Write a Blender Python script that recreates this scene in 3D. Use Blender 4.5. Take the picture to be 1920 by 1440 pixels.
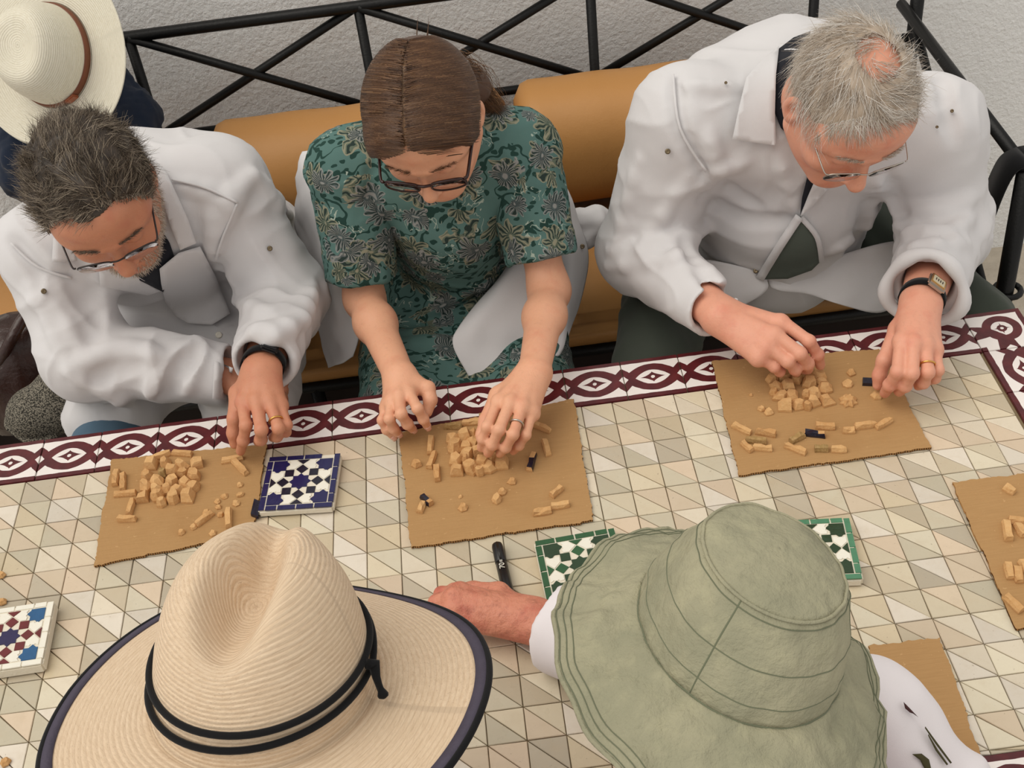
import bpy, bmesh, math, random
import numpy as np
from mathutils import Matrix, Vector
from mathutils.bvhtree import BVHTree

for o in list(bpy.data.objects):
    bpy.data.objects.remove(o, do_unlink=True)
SC = bpy.context.scene
COL = SC.collection
PI = math.pi

# ------------------------------------------------------------------ camera
CR = np.array([[0.9909729073518553, -0.09407191849902734, -0.09551529220247185],
               [-0.13383376631659447, -0.6526013601696508, -0.7457881654318718],
               [0.007824313907711412, 0.7518390378629153, -0.6593002663864467]])
CC = np.array([0.07840123502941564, -1.2159099040244252, 2.0969970332330803])
CF = 2400.0
camd = bpy.data.cameras.new('camera')
camd.sensor_width = 36.0
camd.lens = CF / 1920.0 * 36.0
camd.clip_start = 0.02
cam = bpy.data.objects.new('camera', camd)
COL.objects.link(cam)
M = Matrix.Identity(4)
for i in range(3):
    M[i][0] = CR[0][i]; M[i][1] = -CR[1][i]; M[i][2] = -CR[2][i]; M[i][3] = CC[i]
cam.matrix_world = M
SC.camera = cam

# ------------------------------------------------------------------ light
SC.view_settings.view_transform = 'Standard'
SC.view_settings.look = 'None'
SC.view_settings.gamma = 1.0
SC.view_settings.use_curve_mapping = False
SC.view_settings.exposure = 0.0
W = bpy.data.worlds.new('overcast_sky')
SC.world = W
W.use_nodes = True
bgn = W.node_tree.nodes['Background']
bgn.inputs[0].default_value = (1.0, 0.965, 0.92, 1)
bgn.inputs[1].default_value = 0.72
sund = bpy.data.lights.new('sun', 'SUN')
sund.energy = 1.75
sund.angle = math.radians(55)
sund.color = (1.0, 0.95, 0.86)
sun = bpy.data.objects.new('sun', sund)
COL.objects.link(sun)
sun.rotation_euler = Vector((0.50, 0.12, -1.0)).to_track_quat('-Z', 'Y').to_euler()

# ------------------------------------------------------------------ pixel helpers (photo frame 1920x1440)
def ray(x, y):
    return CR.T @ np.array([(x - 960) / CF, (y - 720) / CF, 1.0])
def pz(x, y, z):
    d = ray(x, y); return CC + d * (z - CC[2]) / d[2]
def py(x, y, Y):
    d = ray(x, y); return CC + d * (Y - CC[1]) / d[1]
def pr(p):
    c = CR @ (np.asarray(p, float) - CC)
    return np.array([CF * c[0] / c[2] + 960, CF * c[1] / c[2] + 720, c[2]])
def prs(P):
    c = (P - CC) @ CR.T
    return np.stack([CF * c[:, 0] / c[:, 2] + 960, CF * c[:, 1] / c[:, 2] + 720, c[:, 2]], 1)

# ------------------------------------------------------------------ object helpers
def link(o, parent=None):
    COL.objects.link(o)
    if parent is not None:
        o.parent = parent
    return o
def empty(name, loc=(0, 0, 0), rz=0.0):
    o = bpy.data.objects.new(name, None)
    o.empty_display_size = 0.05
    o.location = loc; o.rotation_euler = (0, 0, rz)
    return link(o)
def tag(o, label=None, cat=None, group=None, kind=None):
    if label: o['label'] = label
    if cat: o['category'] = cat
    if group: o['group'] = group
    if kind: o['kind'] = kind
    return o
def to_mesh(name, V, Fs, mat=None, smooth=True):
    me = bpy.data.meshes.new(name)
    V = np.asarray(V, dtype=np.float32)
    if isinstance(Fs, np.ndarray):
        n, k = Fs.shape
        me.vertices.add(len(V)); me.vertices.foreach_set('co', V.ravel())
        me.loops.add(n * k); me.loops.foreach_set('vertex_index', Fs.astype(np.int32).ravel())
        me.polygons.add(n)
        me.polygons.foreach_set('loop_start', np.arange(0, n * k, k, dtype=np.int32))
        me.polygons.foreach_set('loop_total', np.full(n, k, dtype=np.int32))
        me.update(calc_edges=True); me.validate()
    else:
        me.from_pydata([tuple(map(float, v)) for v in V], [], [tuple(map(int, f)) for f in Fs])
        me.update()
    if smooth:
        me.polygons.foreach_set('use_smooth', np.ones(len(me.polygons), dtype=bool))
    if mat is not None:
        for m in (mat if isinstance(mat, (list, tuple)) else [mat]):
            me.materials.append(m)
    return me
def mobj(name, V, Fs, mat=None, parent=None, smooth=True):
    o = bpy.data.objects.new(name, to_mesh(name, V, Fs, mat, smooth))
    return link(o, parent)
def bmobj(name, bm, mat=None, parent=None, smooth=False):
    me = bpy.data.meshes.new(name)
    bmesh.ops.recalc_face_normals(bm, faces=bm.faces)
    bm.to_mesh(me); bm.free()
    if smooth:
        me.polygons.foreach_set('use_smooth', np.ones(len(me.polygons), dtype=bool))
    if mat is not None:
        for m in (mat if isinstance(mat, (list, tuple)) else [mat]):
            me.materials.append(m)
    o = bpy.data.objects.new(name, me)
    return link(o, parent)
def merge(parts):
    Vs, Fs, off = [], [], 0
    for V, F in parts:
        Vs.append(np.asarray(V)); Fs.append(np.asarray(F) + off); off += len(V)
    return np.concatenate(Vs), np.concatenate(Fs)
def bx(bm, c, s, rz=0.0, bev=0.0):
    r = bmesh.ops.create_cube(bm, size=1.0)
    vs = r['verts']
    bmesh.ops.transform(bm, matrix=Matrix.Translation(c) @ Matrix.Rotation(rz, 4, 'Z') @ Matrix.Diagonal((s[0], s[1], s[2], 1)), verts=vs)
    if bev:
        es = list({e for v in vs for e in v.link_edges})
        bmesh.ops.bevel(bm, geom=es, offset=bev, segments=2, affect='EDGES')
def catmull(P, n, closed=False):
    P = np.asarray(P, float); m = len(P); out = []
    segs = m if closed else m - 1
    for i in range(segs):
        if closed:
            a, b, c, d = P[(i - 1) % m], P[i], P[(i + 1) % m], P[(i + 2) % m]
        else:
            a, b, c, d = P[max(i - 1, 0)], P[i], P[i + 1], P[min(i + 2, m - 1)]
        for t in np.arange(n) / n:
            out.append(.5 * ((2 * b) + (c - a) * t + (2 * a - 5 * b + 4 * c - d) * t * t + (3 * b - a - 3 * c + d) * t ** 3))
    if not closed: out.append(P[-1])
    return np.array(out)
def tube(P, rad, n=8, closed=False, caps=True):
    """tube mesh along polyline P (rad scalar or list) -> V, F (quads + cap ngons as list)"""
    P = np.asarray(P, float); m = len(P)
    rad = np.full(m, rad) if np.isscalar(rad) else np.asarray(rad, float)
    T = np.zeros_like(P)
    for i in range(m):
        a = P[(i - 1) % m] if closed or i > 0 else P[0]
        b = P[(i + 1) % m] if closed or i < m - 1 else P[-1]
        T[i] = (b - a) / (np.linalg.norm(b - a) + 1e-12)
    up = np.array([0, 0, 1.0]) if abs(T[0][2]) < .9 else np.array([1.0, 0, 0])
    V = []
    s = np.cross(T[0], up); s /= np.linalg.norm(s)
    for i in range(m):
        s = s - T[i] * np.dot(s, T[i]); s /= np.linalg.norm(s) + 1e-12
        w = np.cross(T[i], s)
        for k in range(n):
            a = 2 * PI * k / n
            V.append(P[i] + rad[i] * (math.cos(a) * s + math.sin(a) * w))
    F = []
    for i in range(m if closed else m - 1):
        j = (i + 1) % m
        for k in range(n):
            l = (k + 1) % n
            F.append((i * n + k, i * n + l, j * n + l, j * n + k))
    if not closed and caps:
        F.append(tuple(range(n - 1, -1, -1))); F.append(tuple((m - 1) * n + k for k in range(n)))
    return np.array(V), F
def tobj(name, P, rad, mat, parent=None, n=8, closed=False):
    V, F = tube(P, rad, n, closed)
    return mobj(name, V, F, mat, parent)

# ------------------------------------------------------------------ signed-distance modelling + surface nets
def unit(v):
    v = np.asarray(v, float); return v / (np.linalg.norm(v) + 1e-12)
def rotm(ax, ang):
    k = unit(ax)
    K = np.array([[0, -k[2], k[1]], [k[2], 0, -k[0]], [-k[1], k[0], 0]])
    return np.eye(3) + math.sin(ang) * K + (1 - math.cos(ang)) * K @ K
class Vol:
    def __init__(s, lo, hi, h):
        s.lo = np.asarray(lo, float); s.h = h
        s.n = np.ceil((np.asarray(hi) - s.lo) / h).astype(int) + 1
        s.F = np.full(s.n, 0.06, dtype=np.float32)
    def _sl(s, a, b):
        i0 = np.clip(np.floor((a - s.lo) / s.h).astype(int), 0, s.n)
        i1 = np.clip(np.ceil((b - s.lo) / s.h).astype(int) + 1, 0, s.n)
        if np.any(i1 <= i0): return None, None
        g = [(s.lo[k] + s.h * np.arange(i0[k], i1[k])).astype(np.float32) for k in range(3)]
        X, Y, Z = g[0][:, None, None], g[1][None, :, None], g[2][None, None, :]
        return tuple(slice(i0[k], i1[k]) for k in range(3)), (X, Y, Z)
    def _put(s, sl, d, k, op):
        A = s.F[sl]
        if op == 'sub':
            d = -d
            if k > 0:
                hh = np.maximum(k - np.abs(A - d), 0) / k
                s.F[sl] = np.maximum(A, d) + hh * hh * k * .25
            else: s.F[sl] = np.maximum(A, d)
        else:
            if k > 0:
                hh = np.maximum(k - np.abs(A - d), 0) / k
                s.F[sl] = np.minimum(A, d) - hh * hh * k * .25
            else: s.F[sl] = np.minimum(A, d)
    def cap(s, a, b, ra, rb=None, k=.01, op='add', flat=None):
        """tapered capsule; flat=(axis, factor) squashes it along a direction"""
        a = np.asarray(a, float); b = np.asarray(b, float); rb = ra if rb is None else rb
        R = max(ra, rb) + k + 2 * s.h
        sl, g = s._sl(np.minimum(a, b) - R, np.maximum(a, b) + R)
        if sl is None: return s
        d = b - a; L2 = max(d @ d, 1e-12)
        px, py_, pz_ = g[0] - a[0], g[1] - a[1], g[2] - a[2]
        t = np.clip((px * d[0] + py_ * d[1] + pz_ * d[2]) / L2, 0, 1)
        qx, qy, qz = px - t * d[0], py_ - t * d[1], pz_ - t * d[2]
        if flat is not None:
            ax = unit(flat[0]); m = qx * ax[0] + qy * ax[1] + qz * ax[2]
            f2 = (1.0 / flat[1]) ** 2 - 1
            D = np.sqrt(qx * qx + qy * qy + qz * qz + f2 * m * m)
        else:
            D = np.sqrt(qx * qx + qy * qy + qz * qz)
        s._put(sl, (D - (ra + t * (rb - ra))).astype(np.float32), k, op)
        return s
    def chain(s, P, rad, k=.008, flat=None):
        for i in range(len(P) - 1):
            s.cap(P[i], P[i + 1], rad[i], rad[i + 1], k, flat=flat)
        return s
    def ell(s, c, r, R=None, k=.01, op='add'):
        c = np.asarray(c, float); r = np.asarray(r, float)
        Rm = np.eye(3) if R is None else np.asarray(R)
        ext = (np.abs(Rm) @ r) + k + 2 * s.h
        sl, g = s._sl(c - ext, c + ext)
        if sl is None: return s
        x, y, z = g[0] - c[0], g[1] - c[1], g[2] - c[2]
        u = [(x * Rm[0, i] + y * Rm[1, i] + z * Rm[2, i]) for i in range(3)]
        k0 = np.sqrt(sum((u[i] / r[i]) ** 2 for i in range(3)))
        k1 = np.sqrt(sum((u[i] / r[i] ** 2) ** 2 for i in range(3))) + 1e-9
        s._put(sl, (k0 * (k0 - 1.0) / k1).astype(np.float32), k, op)
        return s
    def cutoff(s, c, ax, R, L=.2, k=.004):
        """cut everything beyond the plane through c within radius R of the axis"""
        c = np.asarray(c, float); ax = unit(ax)
        a = c - R; b = c + R + 0
        sl, g = s._sl(np.minimum(c, c + ax * L) - R, np.maximum(c, c + ax * L) + R)
        if sl is None: return s
        x, y, z = g[0] - c[0], g[1] - c[1], g[2] - c[2]
        t = x * ax[0] + y * ax[1] + z * ax[2]
        q = np.sqrt(np.maximum(x * x + y * y + z * z - t * t, 0))
        d = np.maximum(np.maximum(-t, t - L), q - R)
        s._put(sl, d.astype(np.float32), k, 'sub')
        return s
    def at(s, P):
        g = np.clip((np.asarray(P) - s.lo) / s.h, 0, s.n - 1.001); b = g.astype(int); f = g - b
        v = 0
        for dx in (0, 1):
            for dy in (0, 1):
                for dz in (0, 1):
                    w = (f[..., 0] if dx else 1 - f[..., 0]) * (f[..., 1] if dy else 1 - f[..., 1]) * (f[..., 2] if dz else 1 - f[..., 2])
                    v = v + w * s.F[b[..., 0] + dx, b[..., 1] + dy, b[..., 2] + dz]
        return v
    def field(s, fn):
        sl, g = s._sl(s.lo, s.lo + s.h * (s.n - 1))
        s.F[sl] = fn(s.F[sl], *g).astype(np.float32)
        return s
    def mesh(s, smooth=2, lam=.5):
        F = s.F
        S = F < 0
        n = s.n
        off = [(0,0,0),(1,0,0),(0,1,0),(1,1,0),(0,0,1),(1,0,1),(0,1,1),(1,1,1)]
        cnt = np.zeros(n - 1, dtype=np.int8)
        for o in off:
            cnt += S[o[0]:o[0] + n[0] - 1, o[1]:o[1] + n[1] - 1, o[2]:o[2] + n[2] - 1]
        I, J, K = np.nonzero((cnt > 0) & (cnt < 8))
        vals = [F[I + o[0], J + o[1], K + o[2]] for o in off]
        pos = np.zeros((len(I), 3)); c = np.zeros(len(I))
        for a in range(8):
            for b in range(a + 1, 8):
                oa, ob = np.array(off[a]), np.array(off[b])
                if np.abs(oa - ob).sum() != 1: continue
                va, vb = vals[a], vals[b]
                m = (va < 0) != (vb < 0)
                t = va[m] / (va[m] - vb[m])
                pos[m] += oa + t[:, None] * (ob - oa); c[m] += 1
        pos /= c[:, None]
        V = s.lo + s.h * (np.stack([I, J, K], 1) + pos)
        vid = np.full(n - 1, -1, dtype=np.int64); vid[I, J, K] = np.arange(len(I))
        quads = []
        for ax in range(3):
            e1, e2 = (ax + 1) % 3, (ax + 2) % 3
            sa = [slice(None)] * 3; sb = [slice(None)] * 3
            sa[ax] = slice(0, n[ax] - 1); sb[ax] = slice(1, n[ax])
            for e in (e1, e2):
                sa[e] = slice(1, n[e] - 1); sb[e] = slice(1, n[e] - 1)
            A, B = S[tuple(sa)], S[tuple(sb)]
            idx = np.array(np.nonzero(A != B)).T
            if not len(idx): continue
            flip = A[tuple(idx.T)]
            base = idx.copy(); base[:, e1] += 1; base[:, e2] += 1
            def cell(d1, d2):
                q = base.copy(); q[:, e1] += d1; q[:, e2] += d2
                return vid[q[:, 0], q[:, 1], q[:, 2]]
            Q = np.stack([cell(-1, -1), cell(0, -1), cell(0, 0), cell(-1, 0)], 1)
            Q[~flip] = Q[~flip][:, ::-1]
            quads.append(Q)
        Q = np.concatenate(quads)
        Q = Q[(Q >= 0).all(1)]
        V = relax(V, Q, smooth, lam)
        return V, Q
def relax(V, Q, it, lam=.5):
    for _ in range(it):
        acc = np.zeros_like(V); c = np.zeros(len(V))
        for i in range(Q.shape[1]):
            j = (i + 1) % Q.shape[1]
            np.add.at(acc, Q[:, i], V[Q[:, j]]); np.add.at(c, Q[:, i], 1)
            np.add.at(acc, Q[:, j], V[Q[:, i]]); np.add.at(c, Q[:, j], 1)
        V = V + lam * (acc / np.maximum(c, 1)[:, None] - V)
    return V
def vnormals(V, Q):
    a = V[Q[:, 2]] - V[Q[:, 0]]; b = V[Q[:, 3 % Q.shape[1]]] - V[Q[:, 1]]
    fn = np.cross(a, b)
    N = np.zeros_like(V)
    for i in range(Q.shape[1]): np.add.at(N, Q[:, i], fn)
    return N / (np.linalg.norm(N, axis=1)[:, None] + 1e-12)
class Waves:
    """smooth pseudo noise: sum of random plane waves (anisotropic through 'stretch')"""
    def __init__(s, seed, wl, n=10, stretch=(1, 1, 1)):
        r = np.random.RandomState(seed)
        d = r.normal(size=(n, 3)) * np.asarray(stretch); d /= np.linalg.norm(d, axis=1)[:, None]
        s.k = d * (2 * PI / (wl * r.uniform(.7, 1.5, (n, 1)))); s.ph = r.uniform(0, 6.28, n)
    def __call__(s, P):
        return np.sin(P @ s.k.T + s.ph).mean(1) * 1.8
# ------------------------------------------------------------------ materials
def lin(c):
    c = np.asarray(c, float) / 255.0
    return tuple(np.where(c <= .04045, c / 12.92, ((c + .055) / 1.055) ** 2.4)) + (1.0,)
class X:
    """tiny expression builder over Math nodes"""
    def __init__(s, nt, v): s.nt = nt; s.v = v
    def op(s, o, b=None, c=None):
        n = s.nt.nodes.new('ShaderNodeMath'); n.operation = o
        for i, q in enumerate((s, b, c)):
            if q is None: continue
            if isinstance(q, X): q = q.v
            if isinstance(q, (int, float)): n.inputs[i].default_value = q
            else: s.nt.links.new(q, n.inputs[i])
        return X(s.nt, n.outputs[0])
    def __add__(s, b): return s.op('ADD', b)
    def __radd__(s, b): return s.op('ADD', b)
    def __sub__(s, b): return s.op('SUBTRACT', b)
    def __rsub__(s, b): return X(s.nt, float(b)).op('SUBTRACT', s)
    def __mul__(s, b): return s.op('MULTIPLY', b)
    def __rmul__(s, b): return s.op('MULTIPLY', b)
    def __truediv__(s, b): return s.op('DIVIDE', b)
    def abs(s): return s.op('ABSOLUTE')
    def lt(s, b): return s.op('LESS_THAN', b)
    def gt(s, b): return s.op('GREATER_THAN', b)
    def mx(s, b): return s.op('MAXIMUM', b)
    def mn(s, b): return s.op('MINIMUM', b)
    def sqrt(s): return s.op('SQRT')
    def sin(s): return s.op('SINE')
    def no(s): return 1.0 - s
    def smooth(s, a, b):
        n = s.nt.nodes.new('ShaderNodeMapRange'); n.interpolation_type = 'SMOOTHSTEP'
        s.nt.links.new(s.v, n.inputs[0]); n.inputs[1].default_value = a; n.inputs[2].default_value = b
        return X(s.nt, n.outputs[0])
class MB:
    """material builder"""
    def __init__(s, name, rough=.6, spec=.4):
        s.m = bpy.data.materials.new(name); s.m.use_nodes = True
        s.nt = s.m.node_tree; s.b = s.nt.nodes['Principled BSDF']
        s.b.inputs['Roughness'].default_value = rough
        s.b.inputs['Specular IOR Level'].default_value = spec
    def new(s, t): return s.nt.nodes.new(t)
    def lk(s, a, b): s.nt.links.new(a, b)
    def coord(s, kind='Object', scale=None):
        o = s.new('ShaderNodeTexCoord').outputs[kind]
        if scale is not None:
            mp = s.new('ShaderNodeMapping'); s.lk(o, mp.inputs[0]); mp.inputs['Scale'].default_value = scale; o = mp.outputs[0]
        return o
    def noise(s, scale, detail=4, rough=.55, vec=None, out=0):
        n = s.new('ShaderNodeTexNoise'); n.inputs['Scale'].default_value = scale; n.inputs['Detail'].default_value = detail; n.inputs['Roughness'].default_value = rough
        s.lk(vec if vec is not None else s.coord(), n.inputs['Vector'])
        return n.outputs[out]
    def mix(s, f, a, b, mode='MIX'):
        n = s.new('ShaderNodeMix'); n.data_type = 'RGBA'; n.blend_type = mode
        for sock, v in ((n.inputs[0], f), (n.inputs[6], a), (n.inputs[7], b)):
            if isinstance(v, X): v = v.v
            if isinstance(v, bpy.types.NodeSocket): s.lk(v, sock)
            else: sock.default_value = v
        return n.outputs[2]
    def ramp(s, f, stops):
        n = s.new('ShaderNodeValToRGB'); s.lk(f.v if isinstance(f, X) else f, n.inputs[0])
        e = n.color_ramp.elements
        while len(e) < len(stops): e.new(.5)
        for i, (p, c) in enumerate(stops): e[i].position = p; e[i].color = c
        return n.outputs[0]
    def x(s, sock): return X(s.nt, sock)
    def attr(s, name, out='Fac', typ='GEOMETRY'):
        n = s.new('ShaderNodeAttribute'); n.attribute_name = name; n.attribute_type = typ
        return n.outputs[out]
    def color(s, c):
        if isinstance(c, bpy.types.NodeSocket): s.lk(c, s.b.inputs['Base Color'])
        else: s.b.inputs['Base Color'].default_value = c
        return s
    def bump(s, h, dist=.002, strength=1.0):
        n = s.new('ShaderNodeBump'); n.inputs['Distance'].default_value = dist; n.inputs['Strength'].default_value = strength
        s.lk(h.v if isinstance(h, X) else h, n.inputs['Height'])
        prev = s.b.inputs['Normal'].links
        if prev: s.lk(prev[0].from_socket, n.inputs['Normal'])
        s.lk(n.outputs[0], s.b.inputs['Normal'])
        return s
def plain(name, rgb, rough=.6, spec=.4, var=.12, vscale=25, bump=0, bscale=300, metal=0):
    m = MB(name, rough, spec)
    c = np.array(lin(rgb)); d = c.copy(); d[:3] *= (1 - var); e = c.copy(); e[:3] = np.minimum(1, e[:3] * (1 + var))
    m.color(m.mix(m.noise(vscale), tuple(d), tuple(e)))
    if bump: m.bump(m.noise(bscale), bump)
    m.b.inputs['Metallic'].default_value = metal
    return m.m
def skin_mat(name, rgb, red=(196, 112, 92), rough_skin=0):
    m = MB(name, .48, .35)
    n1 = m.noise(28, 3); n2 = m.noise(160, 4)
    c = m.mix(m.x(n1).smooth(.45, .85) * .6, lin(rgb), lin(red))
    d = np.array(lin(rgb)); d[:3] *= .8
    c = m.mix(m.x(n2).smooth(.5, .8) * .35, c, tuple(d))
    m.color(c); m.bump(m.noise(420, 3), .0006, .6); m.bump(m.noise(90, 3), .0012, .5)
    if rough_skin:
        m.color(m.mix(m.x(m.noise(75, 5, .65)).smooth(.48, .70) * .55, m.mix(m.x(n1).smooth(.35, .9), lin((208, 138, 112)), lin(red)), lin((158, 96, 78)))); m.bump(m.noise(55, 5, .6), .006, .8)
    m.b.inputs['Subsurface Weight'].default_value = .12
    m.b.inputs['Subsurface Radius'].default_value = (.01, .004, .002)
    m.b.inputs['Subsurface Scale'].default_value = .4
    return m.m
def cloth_mat(name, rgb, rough=.85, weave=900, var=.05):
    m = MB(name, rough, .2)
    c = np.array(lin(rgb)); d = c.copy(); d[:3] *= (1 - var)
    m.color(m.mix(m.noise(14, 3), tuple(c), tuple(d)))
    m.bump(m.noise(weave, 2), .0004, .5)
    m.bump(m.noise(12, 2), .006, .22)
    m.b.inputs['Sheen Weight'].default_value = .08
    return m.m
MAT = {}
# stucco wall
m = MB('white_stucco', .9, .2)
m.color(m.mix(m.noise(2.2, 4), lin((238, 238, 236)), lin((248, 248, 247))))
m.bump(m.noise(95, 6, .62), .007, .9); m.bump(m.noise(22, 3), .006, .3)
MAT['stucco'] = m.m
m = MB('floor_concrete', .85, .3)
m.color(m.mix(m.noise(9, 6, .7), lin((150, 140, 126)), lin((200, 190, 174))))
m.bump(m.noise(60, 6), .006)
MAT['floor'] = m.m
MAT['iron'] = plain('black_iron', (9, 9, 9), .45, .3, .3, 40, .0006, 200)
m = MB('tan_leather', .5, .4)
m.color(m.mix(m.noise(5, 4), lin((176, 126, 70)), lin((190, 138, 80))))
m.bump(m.noise(260, 4), .0006, .6); m.bump(m.noise(12, 3), .006, .3)
MAT['leather'] = m.m
# glazed tile triangles: individual colour through the object colour, joined ones through a face colour
def tile_mat(name, from_attr):
    m = MB(name, .34, .5)
    if from_attr: c = m.attr('tint', 'Color')
    else:
        n = m.new('ShaderNodeObjectInfo'); c = n.outputs['Color']
    gn = m.new('ShaderNodeNewGeometry')
    pos = gn.outputs['Position']
    k = m.noise(45, 5, .65, pos)
    c = m.mix(m.x(k).smooth(.3, .75), c, (0.72, 0.63, 0.50, 1), 'MULTIPLY') if False else m.mix(m.x(k).smooth(.42, .8) * .28, c, lin((186, 168, 140)))
    pit = m.x(m.noise(230, 2, .5, pos)).gt(.73)
    c = m.mix(pit * .5, c, lin((120, 104, 84)))
    m.color(c)
    m.lk(m.x(m.noise(30, 3, .5, pos)).smooth(.2, .9).v, m.b.inputs['Roughness'])
    m.bump(m.noise(35, 3, .5, pos), .003, .35)
    return m.m
MAT['tile'] = tile_mat('glazed_cream_tile', False)
MAT['tiles'] = tile_mat('glazed_cream_tiles', True)
MAT['grout'] = plain('tile_grout', (134, 118, 92), .95, .1, .25, 60, .001, 300)
# maroon braid border tile (flat print on a glazed tile), uv in -1..1
def braid(name, corner):
    m = MB(name, .3, .5)
    uv = m.new('ShaderNodeUVMap'); uv.uv_map = 'uv'
    sp = m.new('ShaderNodeSeparateXYZ'); m.lk(uv.outputs[0], sp.inputs[0])
    wob = (m.x(m.noise(60, 2, .5, m.coord('Object'))) - .5) * .05
    u = m.x(sp.outputs[0]) + wob; v = m.x(sp.outputs[1]) + wob
    au, av = u.abs(), v.abs()
    if not corner:
        stripe = av.gt(.80)
        ring = av.lt((1.0 - u * u * 0.86) * .68)
        ein = av.lt((1.0 - (u / .60) * (u / .60)) * .36)
        a = 1.0 - au
        dia = av.lt((1.0 - a / .52) * .62)
        wd = av.lt((1.0 - a / .17) * .2)
        flo = ((au / .44).op('POWER', .72) + (av / .27).op('POWER', .72)).lt(1.0).mx((u * u * 1.0 + v * v * 1.2).lt(.026))
        dot = (u * u + v * v).lt(.0045)
        mask = stripe.mx(ring.mx(dia) * ein.no() * wd.no()).mx(flo * dot.no())
    else:
        stripe = u.gt(.80).mx(v.gt(.80))
        inner = u.lt(-.80) * v.lt(-.80)
        du, dv = u - .05, v - .05
        r = (du * du + dv * dv).sqrt()
        ring = r.lt(.66); hole = r.lt(.36) * (u + v).gt(-.25)
        b1 = (v + .05).abs().lt(.36 - (u + 1.0).mn(0.6) * .2) * u.lt(-.3)
        b2 = (u + .05).abs().lt(.36 - (v + 1.0).mn(0.6) * .2) * v.lt(-.3)
        wd = ((u + 1.0).abs() / .17 + (v / .2).abs()).lt(1.0).mx(((v + 1.0).abs() / .17 + (u / .2).abs()).lt(1.0))
        flo = ((du.abs() / .34).sqrt() + (dv.abs() / .34).sqrt()).lt(1.0).mx(r.lt(.17))
        mask = stripe.mx(inner).mx(ring.mx(b1).mx(b2) * hole.no() * wd.no()).mx(flo * r.gt(.06))
    wn = m.noise(14, 5, .6)
    mar = m.mix(m.x(m.noise(40, 4)).smooth(.3, .8), lin((74, 20, 26)), lin((100, 32, 36)))
    whi = m.mix(wn, lin((222, 214, 208)), lin((240, 234, 230)))
    m.color(m.mix(mask, whi, mar))
    m.bump(m.noise(40, 3), .002, .3)
    return m.m
MAT['braid'] = braid('maroon_braid_tile', False)
MAT['braidc'] = braid('maroon_braid_corner_tile', True)
# cardboard
m = MB('cardboard_face', .85, .15)
g = m.coord('Object', (3, 60, 60))
c = m.mix(m.noise(8, 5, .6, g), lin((160, 124, 82)), lin((182, 144, 98)))
c = m.mix(m.x(m.noise(7, 4)).smooth(.5, .75) * .35, c, lin((150, 110, 66)))
c = m.mix(m.x(m.noise(120, 2)).gt(.72) * .4, c, lin((206, 168, 120)))
m.color(c); m.bump(m.noise(200, 3), .0006)
MAT['card'] = m.m
m = MB('cardboard_torn_edge', .95, .1)
w = m.new('ShaderNodeTexWave'); w.inputs['Scale'].default_value = 90; w.inputs['Distortion'].default_value = 3; m.lk(m.coord(), w.inputs[0])
m.color(m.mix(w.outputs['Fac'], lin((72, 48, 26)), lin((170, 126, 78))))
MAT['cardedge'] = m.m
# fired clay
def clay(name, a, b):
    m = MB(name, .9, .15)
    oi = m.new('ShaderNodeObjectInfo')
    c = m.mix(oi.outputs['Random'], lin(a), lin(b))
    c = m.mix(m.x(m.noise(160, 5, .7)).smooth(.35, .8) * .5, c, lin((226, 190, 140)))
    m.color(c); m.bump(m.noise(260, 5, .7), .0016)
    return m.m
MAT['clay'] = clay('fired_clay', (196, 148, 96), (216, 172, 118))
MAT['clayd'] = clay('olive_clay', (150, 124, 78), (164, 132, 84))
def glaze(name, rgb, var=.25):
    return plain(name, rgb, .22, .55, var, 60, .0005, 120)
MAT['gblue'] = glaze('cobalt_glaze', (30, 30, 78))
MAT['gdark'] = glaze('blue_black_glaze', (26, 26, 42))
MAT['gwhite'] = glaze('white_glaze', (232, 228, 214), .06)
MAT['gteal'] = glaze('blue_glaze', (36, 86, 130))
MAT['gmar'] = glaze('maroon_glaze', (104, 34, 36))
MAT['gstar'] = glaze('indigo_glaze', (40, 34, 76))
MAT['ggreen'] = glaze('green_glaze', (40, 84, 48))
MAT['ggreenl'] = glaze('light_green_glaze', (76, 128, 96))
MAT['gdgreen'] = glaze('dark_green_glaze', (34, 58, 32))
MAT['plaster'] = plain('white_plaster', (222, 214, 196), .9, .1, .08, 40, .001, 200)
MAT['coat'] = cloth_mat('white_coat_cotton', (212, 210, 211))
MAT['sheet'] = cloth_mat('white_shirt_cotton', (232, 226, 228))
MAT['navy'] = cloth_mat('dark_navy_cotton', (26, 28, 36))
MAT['shirtgrey'] = cloth_mat('grey_green_cotton', (84, 92, 84))
MAT['olive'] = cloth_mat('dark_olive_cotton', (62, 68, 60))
MAT['denim'] = cloth_mat('blue_denim', (82, 108, 128), .9, 700, .25)
MAT['denimd'] = cloth_mat('dark_denim', (30, 40, 58), .9, 700, .3)
MAT['black'] = cloth_mat('black_fabric', (16, 16, 18))
MAT['blackplastic'] = plain('black_plastic', (16, 16, 18), .35, .5)
MAT['gold'] = plain('gold', (226, 176, 100), .25, .5, .05, 50, metal=1.0)
MAT['silver'] = plain('steel', (190, 186, 178), .28, .5, .05, 50, metal=1.0)
MAT['brass'] = plain('brass_stud', (120, 106, 84), .35, .5, .1, 50, metal=.9)
MAT['rimdark'] = plain('dark_rim', (34, 26, 26), .3, .5)
MAT['rimtort'] = plain('tortoise_rim', (44, 18, 16), .25, .5, .5, 120)
m = MB('clear_lens', .03, .5)
m.b.inputs['Transmission Weight'].default_value = 1.0; m.b.inputs['IOR'].default_value = 1.12
m.b.inputs['Base Color'].default_value = (.96, .95, .97, 1)
MAT['lens'] = m.m
MAT['skin1'] = skin_mat('tanned_skin', (200, 138, 108), (192, 110, 88))
MAT['skin2'] = skin_mat('fair_skin', (222, 166, 134), (212, 140, 112))
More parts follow.
